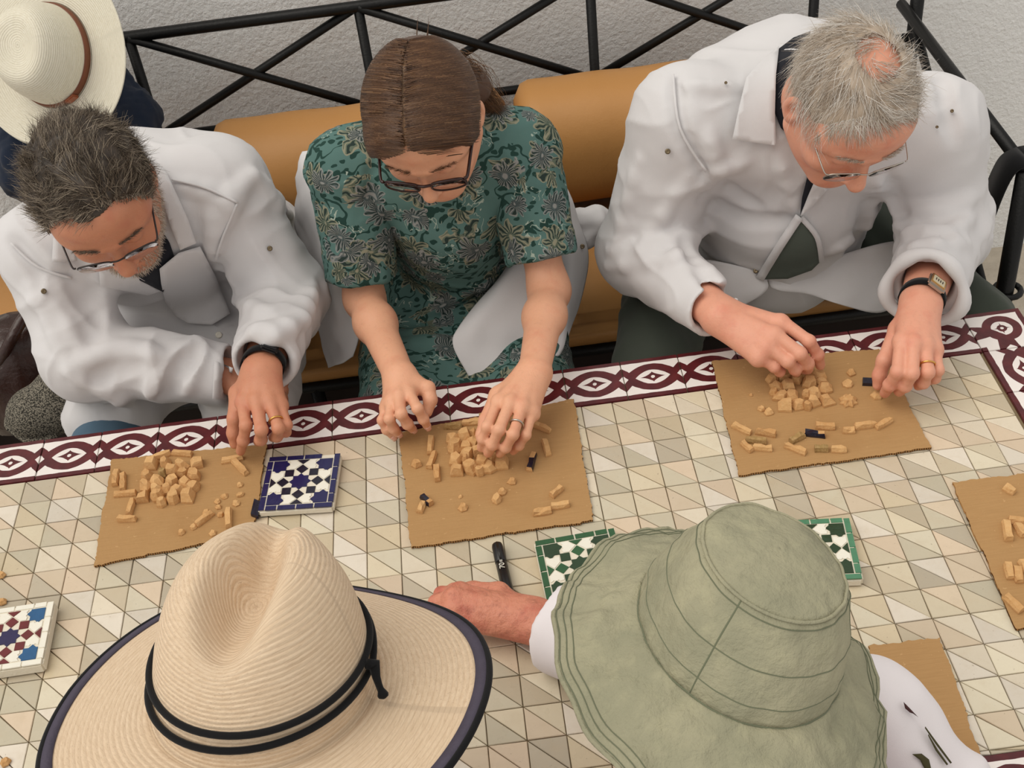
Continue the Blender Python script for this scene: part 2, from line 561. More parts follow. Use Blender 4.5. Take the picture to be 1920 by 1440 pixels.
MAT['skin3'] = skin_mat('ruddy_skin', (220, 158, 132), (208, 122, 100))
MAT['skin4'] = skin_mat('sunned_skin', (204, 128, 104), (178, 84, 72), 1)
def hair_mat(name, stops, rough=.5):
    m = MB(name, rough, .4)
    m.color(m.ramp(m.attr('shade'), [(p, lin(c)) for p, c in stops]))
    return m.m
MAT['hair1'] = hair_mat('salt_and_pepper_hair', [(0, (40, 33, 28)), (.45, (84, 72, 60)), (.75, (134, 120, 104)), (1, (186, 172, 152))])
MAT['hair2'] = hair_mat('brown_hair', [(0, (56, 36, 24)), (.5, (88, 60, 40)), (.85, (116, 84, 58)), (1, (142, 108, 76))], .4)
MAT['hair3'] = hair_mat('grey_blond_hair', [(0, (138, 118, 98)), (.4, (180, 164, 146)), (.8, (208, 198, 186)), (1, (234, 230, 224))])
MAT['beard'] = hair_mat('grey_beard', [(0, (120, 96, 78)), (.5, (176, 160, 142)), (1, (226, 218, 206))])
# ================================================================== the setting
TZ = 0.70
RY, WY = 1.35, 1.46      # bench rail plane, wall plane
bm = bmesh.new(); bx(bm, (0.1, WY + .06, 1.0), (5.2, .12, 2.4))
tag(bmobj('wall_back', bm, MAT['stucco']), 'rough white stucco wall behind the bench', kind='structure')
bm = bmesh.new(); bx(bm, (0.1, 0.0, -.03), (5.2, 4.0, .06))
tag(bmobj('floor', bm, MAT['floor']), 'pale worn concrete floor', kind='structure')

# ------------------------------------------------------------------ bench: iron frame, seat pad
bench = tag(empty('iron_bench', (0.1, 1.05, 0)), 'black wrought-iron bench with crossed bars along the wall', 'bench')
def bpart(name, P, r, n=10):
    P = np.asarray(P, float) - np.array([0.1, 1.05, 0])
    return tobj(name, P, r, MAT['iron'], bench, n)
BX = [-1.07, -.60, -.115, .375, .86, 1.09]
ztop, zbot = .948, .708
bpart('top_rail', [(BX[0], RY, ztop), (BX[-1], RY, ztop)], .0125)
bpart('lower_rail', [(BX[0], RY, zbot), (BX[-1], RY, zbot)], .010)
for x in BX:
    bpart('post', [(x, RY, 0), (x, RY, ztop)], .011 if x not in (BX[0], BX[-1]) else .015)
for a, b in zip(BX[:-1], BX[1:]):
    if b - a < .3: continue
    bpart('cross_bar', [(a, RY - .004, ztop), (b, RY - .004, zbot)], .0095)
    bpart('cross_bar', [(a, RY + .004, zbot), (b, RY + .004, ztop)], .0095)
# right-hand arm of the bench
AX = 1.055; AZ = .79; AF = .66
bpart('arm_rail', [(AX, RY, AZ), (AX, AF, AZ)], .012)
bpart('arm_post', [(AX + .012, AF, 0), (AX, AF, AZ)], .017)
bpart('arm_brace', [(AX, RY - .1, .78), (AX, AF, .42)], .0095)
bpart('arm_ring', [(AX + .010 + .024 * math.cos(t), AF + .024 * math.sin(t), .52) for t in np.linspace(0, 6.28, 16)], .006)
bpart('foot_curl', catmull([(AX, AF + .01, .44), (AX + .05, AF - .01, .40), (AX + .10, AF, .42), (AX + .14, AF + .02, .47)], 6), .009)
bpart('seat_rail', [(BX[0], .795, .40), (AX, .795, .40)], .014)
for x in (-1.0, -.3, .4):
    bpart('leg', [(x, .80, 0), (x, .795, .40)], .014)
bm = bmesh.new(); bx(bm, (-.12, .02, .20), (2.0, .46, .40))  # dark box added below the seat, its colour standing in for the shade there
bmobj('bench_shade_box', bm, plain('under_seat_shade', (34, 22, 18), .7), bench)
# seat pad
bm = bmesh.new(); bx(bm, (-.02, 1.045, .455), (2.06, .56, .085), bev=.028)
o = bmobj('seat_cushion', bm, MAT['leather'], None, True)
tag(o, 'long flat tan leather seat cushion on the iron bench', 'cushion')
# bolsters
def bolster(x0, x1, label, yc=1.215, zc=.645, ry=.118, rz=.135):
    n, m_ = 40, 36
    V, F = [], []
    xs = np.linspace(0, 1, m_)
    for t in xs:
        e = min(t, 1 - t) * (x1 - x0)
        s = 1.0 if e > .045 else math.sqrt(max(0, 1 - ((.045 - e) / .045) ** 2)) * .28 + .72
        for k in range(n):
            a = 2 * PI * k / n
            w = 1 + .012 * math.sin(7 * t + 2 * math.cos(a)) + .008 * math.sin(23 * t + a)
            ca, sa = math.cos(a), math.sin(a)
            ca = math.copysign(abs(ca) ** .85, ca); sa = math.copysign(abs(sa) ** .85, sa)
            V.append((x0 + t * (x1 - x0), yc + ry * s * w * ca, zc + rz * s * w * sa))
    for i in range(m_ - 1):
        for k in range(n):
            l = (k + 1) % n
            F.append((i * n + k, (i + 1) * n + k, (i + 1) * n + l, i * n + l))
    F.append(tuple(range(n))); F.append(tuple((m_ - 1) * n + k for k in range(n - 1, -1, -1)))
    return tag(mobj('bolster_cushion', V, F, MAT['leather']), label, 'cushion', 'tan bolster cushions')
bolster(-.47, .165, 'tan leather bolster cushion behind the dark-haired man and the woman')
bolster(.185, .80, 'tan leather bolster cushion between the woman and the grey-haired man')

# black strap hanging over the bench arm
P = np.array([(AX + .02, AF + .03, AZ + .015), (AX - .005, AF + .02, AZ + .017), (AX - .025, AF + .03, AZ - .01), (AX - .033, AF + .05, AZ - .10), (AX - .035, AF + .07, AZ - .22), (AX - .030, AF + .08, AZ - .31)])
Q = catmull(P, 6); wd = np.interp(np.arange(len(Q)), [0, 8, 18, 30], [.028, .03, .030, .006])
V, F = [], []
for p, w in zip(Q, wd):
    for s in (-1, 1):
        for t in (-.003, .003):
            V.append(p + np.array([t, s * w, 0]))
for i in range(len(Q) - 1):
    a, b = 4 * i, 4 * i + 4
    F += [(a, a + 2, b + 2, b), (a + 1, b + 1, b + 3, a + 3), (a, b, b + 1, a + 1), (a + 2, a + 3, b + 3, b + 2)]
tag(mobj('strap', V, F, MAT['black']), 'black fabric strap draped over the bench arm on the right', 'strap')

# ================================================================== mosaic table
TX0, TX1, TY0, TY1 = -.90, .855, -.407, .300     # inner field
BW = .0955
table = tag(empty('mosaic_table', (0, 0, 0)), 'long table of cream triangular tiles with a maroon braided border', 'table')
bm = bmesh.new(); bx(bm, ((TX0 + TX1) / 2, (TY0 + TY1) / 2, TZ - .024), (TX1 - TX0 + 2 * BW - .004, TY1 - TY0 + 2 * BW - .004, .04))
bmobj('table_slab', bm, MAT['grout'], table)
for sx in (-1, 1):
    for sy in (-1, 1):
        V, F = tube([((TX0 + TX1) / 2 + sx * .82, (TY0 + TY1) / 2 + sy * .36, 0), ((TX0 + TX1) / 2 + sx * .82, (TY0 + TY1) / 2 + sy * .36, TZ - .04)], .025, 10)
        mobj('leg', V, F, MAT['iron'], table)
CELL = .05
rng = np.random.RandomState(5)
PAL = [lin(c)[:3] for c in [(206, 195, 172), (198, 184, 158), (210, 202, 182), (188, 176, 154), (214, 204, 186), (204, 188, 166), (192, 184, 164), (214, 206, 194), (182, 172, 154), (208, 190, 168)]]
def tri_prism(pts, g=.0006, bev=.0008, th=.006):
    """top face inset by grout gap, small chamfer"""
    P = np.asarray(pts, float); c = P.mean(0)
    def inset(d):
        out = []
        for i in range(3):
            a, b, e = P[i - 1], P[i], P[(i + 1) % 3]
            u = unit(b - a); v = unit(e - b)
            nu = np.array([-u[1], u[0]]); nv = np.array([-v[1], v[0]])
            A = np.array([nu, nv]); r = np.array([nu @ (a + nu * d), nv @ (b + nv * d)])
            out.append(np.linalg.solve(A, r))
        return np.array(out)
    lo, hi = inset(g), inset(g + bev)
    V = np.concatenate([np.c_[lo, np.full(3, -th)], np.c_[lo, np.full(3, -bev)], np.c_[hi, np.zeros(3)]])
    F = [(6, 7, 8)] + [(3 + i, 3 + (i + 1) % 3, 6 + (i + 1) % 3, 6 + i) for i in range(3)] + [(i, (i + 1) % 3, 3 + (i + 1) % 3, 3 + i) for i in range(3)]
    return V, F
h = CELL / 2
UP = [(-h, h), (h, -h), (h, h)]      # triangle above the diagonal
DN = [(-h, h), (-h, -h), (h, -h)]
def ccw(p):
    p = np.asarray(p); a = np.cross(p[1] - p[0], p[2] - p[0]); return p if a > 0 else p[::-1]
TRI = [tri_prism(ccw(UP)), tri_prism(ccw(DN))]
TRIME = [to_mesh('tile', V, F, MAT['tile'], False) for V, F in TRI]
# rough cover map of things lying over the field, in photo pixels
COVER = [[(210, 862), (500, 832), (488, 985), (177, 1063)], [(748, 812), (1076, 750), (1112, 975), (770, 1027)], [(1335, 678), (1648, 655), (1745, 840), (1385, 892)],
         [(1785, 905), (2000, 880), (2000, 1200), (1905, 1180)], [(85, 1440), (150, 1240), (310, 1190), (400, 1040), (560, 985), (690, 1105), (860, 1170), (918, 1290), (890, 1440)],
         [(1040, 1130), (1080, 1020), (1300, 930), (1480, 940), (1580, 1080), (1655, 1300), (1640, 1440), (1200, 1440)], [(1650, 1210), (1762, 1195), (1845, 1440), (1640, 1440)],
         [(490, 860), (637, 855), (625, 965), (480, 960)], [(0, 1140), (112, 1128), (95, 1260), (0, 1275)]]
def inpoly(x, y, P):
    r = False; j = len(P) - 1
    for i in range(len(P)):
        if (P[i][1] > y) != (P[j][1] > y) and x < (P[j][0] - P[i][0]) * (y - P[i][1]) / (P[j][1] - P[i][1]) + P[i][0]: r = not r
        j = i
    return r
cells = []
for iu in range(-4, 31):
    for iv in range(0, 15):
        for t in (0, 1):
            x = (iu - 14 + .5) * CELL; y = (6 - iv - .5) * CELL
            tri = np.asarray(UP if t == 0 else DN) + (x, y)
            clip = tri.copy()
            clip[:, 0] = np.clip(clip[:, 0], TX0, TX1); clip[:, 1] = np.clip(clip[:, 1], TY0, TY1)
            cut = not np.allclose(clip, tri)
            ar = abs(np.cross(clip[1] - clip[0], clip[2] - clip[0]))
            if ar < 1e-5: continue
            q = prs(np.c_[tri, np.full(3, TZ)])
            c = q.mean(0)
            vis = -20 < c[0] < 1940 and -20 < c[1] < 1460 and not any(inpoly(c[0], c[1], P) for P in COVER)
            A = abs(np.cross(q[1, :2] - q[0, :2], q[2, :2] - q[0, :2]))
            cells.append((x, y, t, vis, A, cut, clip))
order = sorted([i for i, c in enumerate(cells) if c[3] and not c[5]], key=lambda i: -cells[i][4])
big = set(order[:300])
Vs, Fs, tints, off = [], [], [], 0
for i, (x, y, t, vis, A, cut, clip) in enumerate(cells):
    col = np.array(PAL[rng.randint(len(PAL))]) * rng.uniform(.88, 1.08) * np.array((1.0, .985, .945))
    tilt = rng.normal(0, .012, 2); dz = rng.normal(0, .00025)
    if i in big:
        o = bpy.data.objects.new('tile', TRIME[t]); link(o, table)
        o.location = (x, y, TZ + dz); o.rotation_euler = (tilt[0] * .5, tilt[1] * .5, rng.normal(0, .004))
        o.color = (*col, 1)
    else:
        V, F = (TRI[t] if not cut else tri_prism(ccw(clip)))
        V = V.copy()
        if not cut: V[:, :2] += (x, y)
        V[:, 2] += TZ + dz + (V[:, 0] - x) * tilt[1] * .4 + (V[:, 1] - y) * tilt[0] * .4
        Vs.append(V); Fs += [tuple(k + off for k in f) for f in F]; off += len(V); tints += [col] * len(F)
o = mobj('tile_field', np.concatenate(Vs), Fs, MAT['tiles'], table, False)
a = o.data.attributes.new('tint', 'FLOAT_COLOR', 'FACE')
a.data.foreach_set('color', np.c_[np.array(tints), np.ones(len(tints))].astype(np.float32).ravel())
o['kind'] = 'stuff'
# border tiles
def border_mesh(w, d, mat, name):
    bm = bmesh.new(); bx(bm, (0, 0, -.003), (w - .0016, d - .0010, .006), bev=.0006)
    uv = bm.loops.layers.uv.new('uv')
    for f in bm.faces:
        for l in f.loops:
            l[uv].uv = (l.vert.co.x / (w / 2), l.vert.co.y / (d / 2))
    me = bpy.data.meshes.new(name); bmesh.ops.recalc_face_normals(bm, faces=bm.faces); bm.to_mesh(me); bm.free(); me.materials.append(mat)
    return me
BL = .0963
bme = border_mesh(BL, BW, MAT['braid'], 'border_tile'); cme = border_mesh(BW, BW, MAT['braidc'], 'border_tile')
def bt(me, x, y, rz):
    o = bpy.data.objects.new('border_tile', me); link(o, table)
    o.location = (x, y, TZ + .0012 + rng.normal(0, .0002)); o.rotation_euler = (rng.normal(0, .003), rng.normal(0, .003), rz + rng.normal(0, .002))
for k in range(18):
    x = TX1 - BL * (k + .5)
    bt(bme, x, TY1 + BW / 2, 0); bt(bme, x, TY0 - BW / 2, PI)
NR = 7; rl = (TY1 - TY0) / NR
rme = border_mesh(rl, BW, MAT['braid'], 'border_tile')
for k in range(NR):
    bt(rme, TX1 + BW / 2, TY1 - rl * (k + .5), -PI / 2)
    bt(rme, TX0 - BW / 2, TY1 - rl * (k + .5), PI / 2)
bt(cme, TX1 + BW / 2, TY1 + BW / 2, 0); bt(cme, TX1 + BW / 2, TY0 - BW / 2, -PI / 2)
bt(cme, TX0 - BW / 2, TY1 + BW / 2, PI / 2); bt(cme, TX0 - BW / 2, TY0 - BW / 2, PI)

# ================================================================== cardboard sheets
CT = .0042
def cardboard(pix, label, seed):
    r = np.random.RandomState(seed)
    C = np.array([pz(x, y, TZ + CT)[:2] for x, y in pix])
    pts = []
    for i in range(len(C)):
        a, b = C[i], C[(i + 1) % len(C)]
        n = max(4, int(np.linalg.norm(b - a) / .004)); t = np.arange(n) / n
        nrm = np.array([-(b - a)[1], (b - a)[0]]) / np.linalg.norm(b - a)
        j = r.normal(0, .0006, n) + .0014 * np.sin(t * 17 + r.uniform(0, 6)) * np.sin(t * 7 + 1)
        j[0] = 0
        pts += [a + (b - a) * tt + nrm * jj for tt, jj in zip(t, j)]
    pts = np.array(pts); n = len(pts); c = pts.mean(0)
    V = np.concatenate([np.c_[pts, np.full(n, TZ + CT)], np.c_[pts + (c - pts) * .004 + r.normal(0, .0005, (n, 2)), np.full(n, TZ + .002)], np.c_[pts, np.full(n, TZ + .0004)]])
    V -= np.array([c[0], c[1], TZ])
    me = bpy.data.meshes.new('cardboard_sheet')
    F = [tuple(range(n)), tuple(2 * n + k for k in range(n - 1, -1, -1))]
    for k in range(n):
        l = (k + 1) % n
        F.append((n + k, n + l, l, k)); F.append((2 * n + k, 2 * n + l, n + l, n + k))
    me.from_pydata([tuple(v) for v in V], [], F)
    me.materials.append(MAT['card']); me.materials.append(MAT['cardedge'])
    mi = np.ones(len(F), dtype=np.int32); mi[:2] = 0
    me.polygons.foreach_set('material_index', mi)
    bm = bmesh.new(); bm.from_mesh(me); bmesh.ops.recalc_face_normals(bm, faces=bm.faces); bm.to_mesh(me); bm.free()
    o = link(bpy.data.objects.new('cardboard_sheet', me)); o.location = (c[0], c[1], TZ + .0012)
    return tag(o, label, 'cardboard', 'cardboard work sheets')
cardboard([(210, 862), (500, 833), (474, 1000), (176, 1062)], 'cardboard sheet in front of the dark-haired bearded man', 1)
cardboard([(748, 811), (1076, 749), (1112, 976), (771, 1027)], 'cardboard sheet under the hands of the woman', 2)
cardboard([(1335, 678), (1648, 655), (1747, 840), (1385, 892)], 'cardboard sheet in front of the grey-haired man', 3)
cardboard([(1785, 905), (1960, 884), (2080, 1150), (1905, 1180)], 'cardboard sheet cut off by the right edge with a few clay strips', 4)
cardboard([(1628, 1212), (1762, 1196), (1868, 1500), (1700, 1510)], 'bare cardboard sheet beside the white shoulder at lower right', 5)

# ================================================================== clay pieces
CZ = TZ + CT + .0014
prng = np.random.RandomState(11)
def facet(name, outline, hgt, taper, mat, loc, rz, skew=(0, 0), jit=.06, under=None):
    """chipped clay piece: polygon base, narrower uneven top"""
    n = len(outline); P = np.asarray(outline, float)
    z1 = hgt * prng.uniform(.25, .45)
    B = np.c_[P, np.zeros(n)]
    Mi = np.c_[P * (1 + prng.normal(0, .02, (n, 1))), np.full(n, z1)]
    T = np.c_[P * taper * (1 + prng.normal(0, jit, (n, 1))) + np.asarray(skew), hgt * (1 + prng.normal(0, jit * 1.6, n))]
    V = np.concatenate([B, Mi, T]); F = [tuple(range(n - 1, -1, -1)), tuple(2 * n + k for k in range(n))]
    for k in range(n):
        l = (k + 1) % n
        F += [(k, l, n + l, n + k), (n + k, n + l, 2 * n + l, 2 * n + k)]
    me = bpy.data.meshes.new(name); me.from_pydata([tuple(v) for v in V], [], F)
    me.materials.append(mat)
    if under is not None:
        me.materials.append(under)
        for i, p in enumerate(me.polygons):
            if i in under_faces: p.material_index = 1
    o = link(bpy.data.objects.new(name, me)); o.location = loc; o.rotation_euler = (0, 0, rz)
    return o
under_faces = ()
def ngon(n, r, asp=1.0, j=.12):
    a = np.arange(n) * 2 * PI / n + prng.uniform(0, 6.28)
    rr = r * (1 + prng.normal(0, j, n))
    return np.c_[rr * np.cos(a), rr * np.sin(a) * asp]
def square(r):
    return np.array([(-r, -r), (r, -r), (r, r), (-r, r)]) * (1 + prng.normal(0, .05, (4, 2)))
def chunk(px, py_, size, label, group, hgt=.013, mat='clay', name='clay_piece', sq=False):
    p = pz(px, py_, CZ + .006)
    ol = square(size * .8) if sq else ngon(prng.randint(5, 8), size)
    o = facet(name, ol, hgt * prng.uniform(.85, 1.2), prng.uniform(.5, .72), MAT[mat], (p[0], p[1], CZ), prng.uniform(-.25, .25), prng.normal(0, size * .15, 2))
    return tag(o, label, 'clay piece', group)
def stick(px, py_, ang, L, label, group, wpx=15, mat='clay', under=None, name='clay_strip', hgt=.0085):
    a = math.radians(ang)
    e0 = pz(px - math.cos(a) * L / 2, py_ - math.sin(a) * L / 2, CZ + .004); e1 = pz(px + math.cos(a) * L / 2, py_ + math.sin(a) * L / 2, CZ + .004)
    d = e1 - e0; l = np.linalg.norm(d[:2]); w = wpx / 1480.0
    ol = [(-l / 2, -w / 2), (-l / 6, -w / 2 * prng.uniform(.9, 1.1)), (l / 6, -w / 2 * prng.uniform(.9, 1.1)), (l / 2, -w / 2 * prng.uniform(.7, 1)), (l / 2 * prng.uniform(.93, 1), w / 2 * prng.uniform(.8, 1)), (l / 6, w / 2), (-l / 6, w / 2), (-l / 2 * prng.uniform(.93, 1), w / 2)]
    n = 8; P = np.asarray(ol); tp = np.array([.95, .72])
    B = np.c_[P, np.zeros(n)]; Mi = np.c_[P * 1.01, np.full(n, hgt * .4)]
    T = np.c_[P * tp + prng.normal(0, .0006, (n, 2)), hgt * (1 + prng.normal(0, .12, n))]
    V = np.concatenate([B, Mi, T])
    F = [tuple(range(n - 1, -1, -1)), (16, 17, 22, 23), (17, 18, 21, 22), (18, 19, 20, 21)]
    for k in range(n):
        q = (k + 1) % n
        F += [(k, q, n + q, n + k), (n + k, n + q, 2 * n + q, 2 * n + k)]
    me = bpy.data.meshes.new(name); me.from_pydata([tuple(v) for v in V], [], F); me.materials.append(MAT[mat])
    if under:
        me.materials.append(MAT[under])
        for p_ in me.polygons:
            if p_.normal.y < -.5 or p_.index in (1, 2): p_.material_index = 1
    o = link(bpy.data.objects.new(name, me)); o.location = ((e0[0] + e1[0]) / 2, (e0[1] + e1[1]) / 2, CZ)
    o.rotation_euler = (0, 0, math.atan2(d[1], d[0]))
    return tag(o, label, 'clay strip', group)
ORD = ['first', 'second', 'third', 'fourth', 'fifth', 'sixth', 'seventh', 'eighth']
def rowlabel(pts, what):
    """row by row labels for a cluster of pieces"""
    P = sorted(pts, key=lambda p: p[1]); rows = [[P[0]]]
    for p in P[1:]:
        if p[1] - np.mean([q[1] for q in rows[-1]]) > 30: rows.append([p])
        else: rows[-1].append(p)
    out = {}
    for i, r_ in enumerate(rows):
        for j, p in enumerate(sorted(r_)):
            out[p] = '%s piece from left, %s row from the wall, in %s clay square' % (ORD[j], ORD[i], what)
    return out
def cr(x0, y0, s, x, y): return x0 + x / s, y0 + y / s
# --- sheet of the dark-haired man
G = 'clay pieces set face down in the square before the bearded man'; LP_ = [(850, 272), (925, 262), (1020, 275), (1105, 262), (830, 332), (912, 322), (970, 300), (1032, 322), (1090, 330), (818, 392), (884, 374), (962, 362), (1037, 372), (1078, 395), (878, 416), (940, 412), (1000, 420), (800, 452), (885, 448), (908, 484), (970, 460), (1055, 455)]; Lb = rowlabel(LP_, 'the bearded man\'s')
for x, y in LP_:
    X_, Y_ = cr(0, 780, 3, x, y)
    chunk(X_, Y_, .0118 if (x, y) not in ((908, 484), (912, 322), (940, 412)) else .008, Lb[(x, y)], G, .0145, 'clayd' if (x, y) == (912, 322) else 'clay', sq=(x, y) in ((800, 452), (1055, 455), (850, 272), (1105, 262)))
G = 'loose clay strips on the bearded man\'s sheet'
for x, y, a, l, t in [(905, 222, -18, 118, 'slanting clay strip above the clay square, left of two, before the bearded man'), (1025, 208, 5, 112, 'level clay strip above the clay square, right of two, before the bearded man'),
                      (650, 345, 98, 88, 'short upright clay strip nearest the left edge of the bearded man\'s sheet'), (690, 370, 90, 95, 'upright clay strip leaning beside the leftmost strip of the bearded man\'s sheet'),
                      (705, 434, -4, 125, 'level clay strip under the two upright ones left of the clay square'), (735, 510, -74, 88, 'steep clay strip below the left corner of the clay square'),
                      (715, 577, 0, 102, 'level clay strip lowest on the left of the bearded man\'s sheet'), (1305, 241, -10, 125, 'level clay strip under the bearded man\'s fingertip'),
                      (1350, 287, 46, 104, 'slanting clay strip just below the bearded man\'s fingertip'), (1150, 575, -36, 120, 'diagonal clay strip near the straw hat on the bearded man\'s sheet'),
                      (1285, 570, 92, 104, 'upright clay strip near the dark blue chip on the bearded man\'s sheet')]:
    X_, Y_ = cr(0, 780, 3, x, y); stick(X_, Y_, a, l / 3, t, G)
G = 'clay chips on the bearded man\'s sheet'
for x, y, t in [(1345, 375, 'highest clay chip at the right of the bearded man\'s sheet'), (1348, 430, 'clay chip just below the highest one on the bearded man\'s sheet'), (1260, 440, 'oval clay chip right of the bearded man\'s clay square'),
                (1218, 470, 'upper of two touching chips right of the bearded man\'s square'), (1225, 500, 'lower of two touching chips right of the bearded man\'s square'), (1155, 528, 'clay chip at the upper end of the diagonal strip'),
                (1235, 543, 'flat clay chip between the diagonal and the upright strip'), (1085, 612, 'clay chip at the lower end of the diagonal strip'), (1195, 648, 'pale clay splinter nearest the straw hat crown'),
                (1017, 645, 'thin flat clay flake lowest on the bearded man\'s sheet'), (1325, 482, 'tiny dark crumb near the dark blue slip')]:
    X_, Y_ = cr(0, 780, 3, x, y); chunk(X_, Y_, prng.uniform(.0045, .0075), t, G, .005, name='clay_chip')
# --- sheet of the woman
G = 'clay pieces set face down in the square before the woman'; LP_ = [(628, 302), (692, 292), (742, 274), (785, 292), (634, 356), (698, 346), (748, 326), (706, 388), (768, 378), (640, 424), (650, 480), (702, 432), (732, 464), (778, 488), (795, 440), (828, 466), (842, 416), (900, 444)]; Lb = rowlabel(LP_, 'the woman\'s')
for x, y in LP_:
    X_, Y_ = cr(640, 720, 3, x, y); chunk(X_, Y_, .0128 if (x, y) not in ((742, 274), (778, 488), (702, 432)) else .008, Lb[(x, y)], G, .0155, sq=(x, y) in ((650, 480), (900, 444)))
G = 'loose clay strips on the woman\'s sheet'
for x, y, a, l, t, mt, ud in [(630, 237, 2, 100, 'pale olive clay strip at the top left of the woman\'s clay square', 'clayd', None), (735, 213, -3, 115, 'level clay strip at the top edge of the woman\'s sheet', 'clay', None), (805, 180, 0, 62, 'short olive clay strip by the woman\'s index finger', 'clayd', None),
                      (1130, 242, 24, 104, 'slanting clay strip right of the woman\'s ringed hand', 'clay', None), (1155, 357, 74, 88, 'upright clay strip near the right edge of the woman\'s sheet', 'clay', None),
                      (500, 345, 96, 92, 'upright clay strip highest of three left of the woman\'s clay square', 'clay', None), (508, 426, -72, 96, 'slanting clay strip middle of three left of the woman\'s clay square', 'clay', None), (537, 500, 84, 86, 'upright clay strip lowest of three left of the woman\'s clay square', 'clay', None),
                      (1070, 436, -74, 98, 'clay strip standing on edge with a dark blue glazed side', 'clay', 'gdark'), (1210, 604, -40, 78, 'short slanting clay strip at lower right of the woman\'s sheet', 'clay', None),
                      (1130, 717, -8, 106, 'lower left of two touching clay strips at the woman\'s sheet corner', 'clay', None), (1231, 681, -8, 106, 'upper right of two touching clay strips at the woman\'s sheet corner', 'clay', None),
                      (450, 690, -66, 62, 'short clay strip beside the blue glazed splinter at lower left', 'clay', None), (480, 652, 44, 70, 'blue glazed splinter at the lower left of the woman\'s sheet', 'clay', 'gdark')]:
    X_, Y_ = cr(640, 720, 3, x, y); stick(X_, Y_, a, l / 3, t, G, 15, mt, ud)
G = 'clay chips on the woman\'s sheet'
for x, y, s, t in [(418, 442, .010, 'larger clay chip alone at the left of the woman\'s sheet'), (685, 684, .0085, 'clay chip alone below the woman\'s clay square'), (870, 640, .008, 'lower of two clay chips in the middle of the woman\'s sheet'), (903, 598, .007, 'upper of two clay chips in the middle of the woman\'s sheet'), (958, 538, .007, 'clay chip just below the right corner of the woman\'s clay square'), (668, 620, .0035, 'tiny crumb of clay below the woman\'s clay square')]:
    X_, Y_ = cr(640, 720, 3, x, y); chunk(X_, Y_, s, t, G, s * .95, name='clay_chip')
# --- sheet of the grey-haired man
c8 = 2.66667
G = 'clay pieces set face down in the open square before the grey-haired man'; LP_ = [(665, 762), (722, 752), (782, 768), (820, 748), (892, 748), (682, 804), (737, 797), (842, 790), (908, 778), (668, 838), (704, 852), (757, 856), (724, 906), (792, 894), (838, 910), (868, 884), (937, 880), (924, 818), (868, 845), (830, 850)]; Lb = rowlabel(LP_, 'the grey-haired man\'s')
for x, y in LP_:
    X_, Y_ = cr(1200, 420, c8, x, y); chunk(X_, Y_, .0125 if (x, y) not in ((668, 838), (838, 910), (830, 850)) else .007, Lb[(x, y)], G, .0125, sq=(x, y) in ((724, 906), (937, 880)))
X_, Y_ = cr(1200, 420, c8, 1042, 880); p = pz(X_, Y_, CZ + .004)
a = np.arange(16) * PI / 8; rr = np.where(np.arange(16) % 2 == 0, .0150, .0112)
tag(facet('clay_star', np.c_[rr * np.cos(a), rr * np.sin(a)], .0095, .62, MAT['clay'], (p[0], p[1], CZ), .2), 'eight-pointed clay star right of the open clay square', 'clay piece')
G = 'clay chips on the grey-haired man\'s sheet'
for x, y, s, t in [(608, 912, .007, 'left of two clay chips beside the open clay square'), (645, 932, .0075, 'right of two clay chips beside the open clay square'), (1055, 733, .008, 'flat clay chip near the top of the grey-haired man\'s sheet'), (1040, 793, .0085, 'clay chip above the clay star'), (1188, 848, .009, 'clay chip held by the grey-haired man\'s fingertips'), (555, 842, .003, 'tiny crumb left of the open clay square')]:
    X_, Y_ = cr(1200, 420, c8, x, y); chunk(X_, Y_, s, t, G, s * .9, name='clay_chip')
G = 'loose clay strips on the grey-haired man\'s sheet'
for x, y, a, l, t, mt, ud in [(510, 1023, 26, 102, 'pointed clay strip farthest left on the grey-haired man\'s sheet', 'clay', None), (630, 1043, 10, 102, 'clay strip second from left in the upper row of strips', 'clay', None), (580, 1081, 5, 108, 'dull olive clay strip under the two leftmost strips', 'clayd', None), (537, 1113, 42, 62, 'short clay strip at the left of the lowest row', 'clay', None), (614, 1118, 5, 98, 'clay strip second in the lowest row of strips', 'clay', None),
                      (780, 1123, 22, 110, 'slanting clay strip in the middle of the lowest row', 'clay', None), (787, 1069, -26, 74, 'short slanting clay strip left of the dark-edged splinter', 'clayd', None), (875, 1048, 8, 108, 'dark-edged glazed splinter among the clay strips', 'clay', 'gdark'), (927, 1011, 3, 98, 'level clay strip above the dark-edged splinter', 'clay', None), (907, 1122, 0, 68, 'flat dull clay strip in the lowest row', 'clayd', None), (995, 1126, 2, 78, 'pale clay strip at the right end of the lowest row', 'clay', None),
                      (1045, 1030, 3, 64, 'short clay block at the left of the right-hand group of three', 'clay', None), (1128, 1005, -8, 112, 'long clay strip in the middle of the right-hand group of three', 'clay', None), (1218, 995, -27, 88, 'tilted clay strip at the right end of the right-hand group', 'clay', None)]:
    X_, Y_ = cr(1200, 420, c8, x, y); stick(X_, Y_, a, l / c8, t, G, 15, mt, ud)
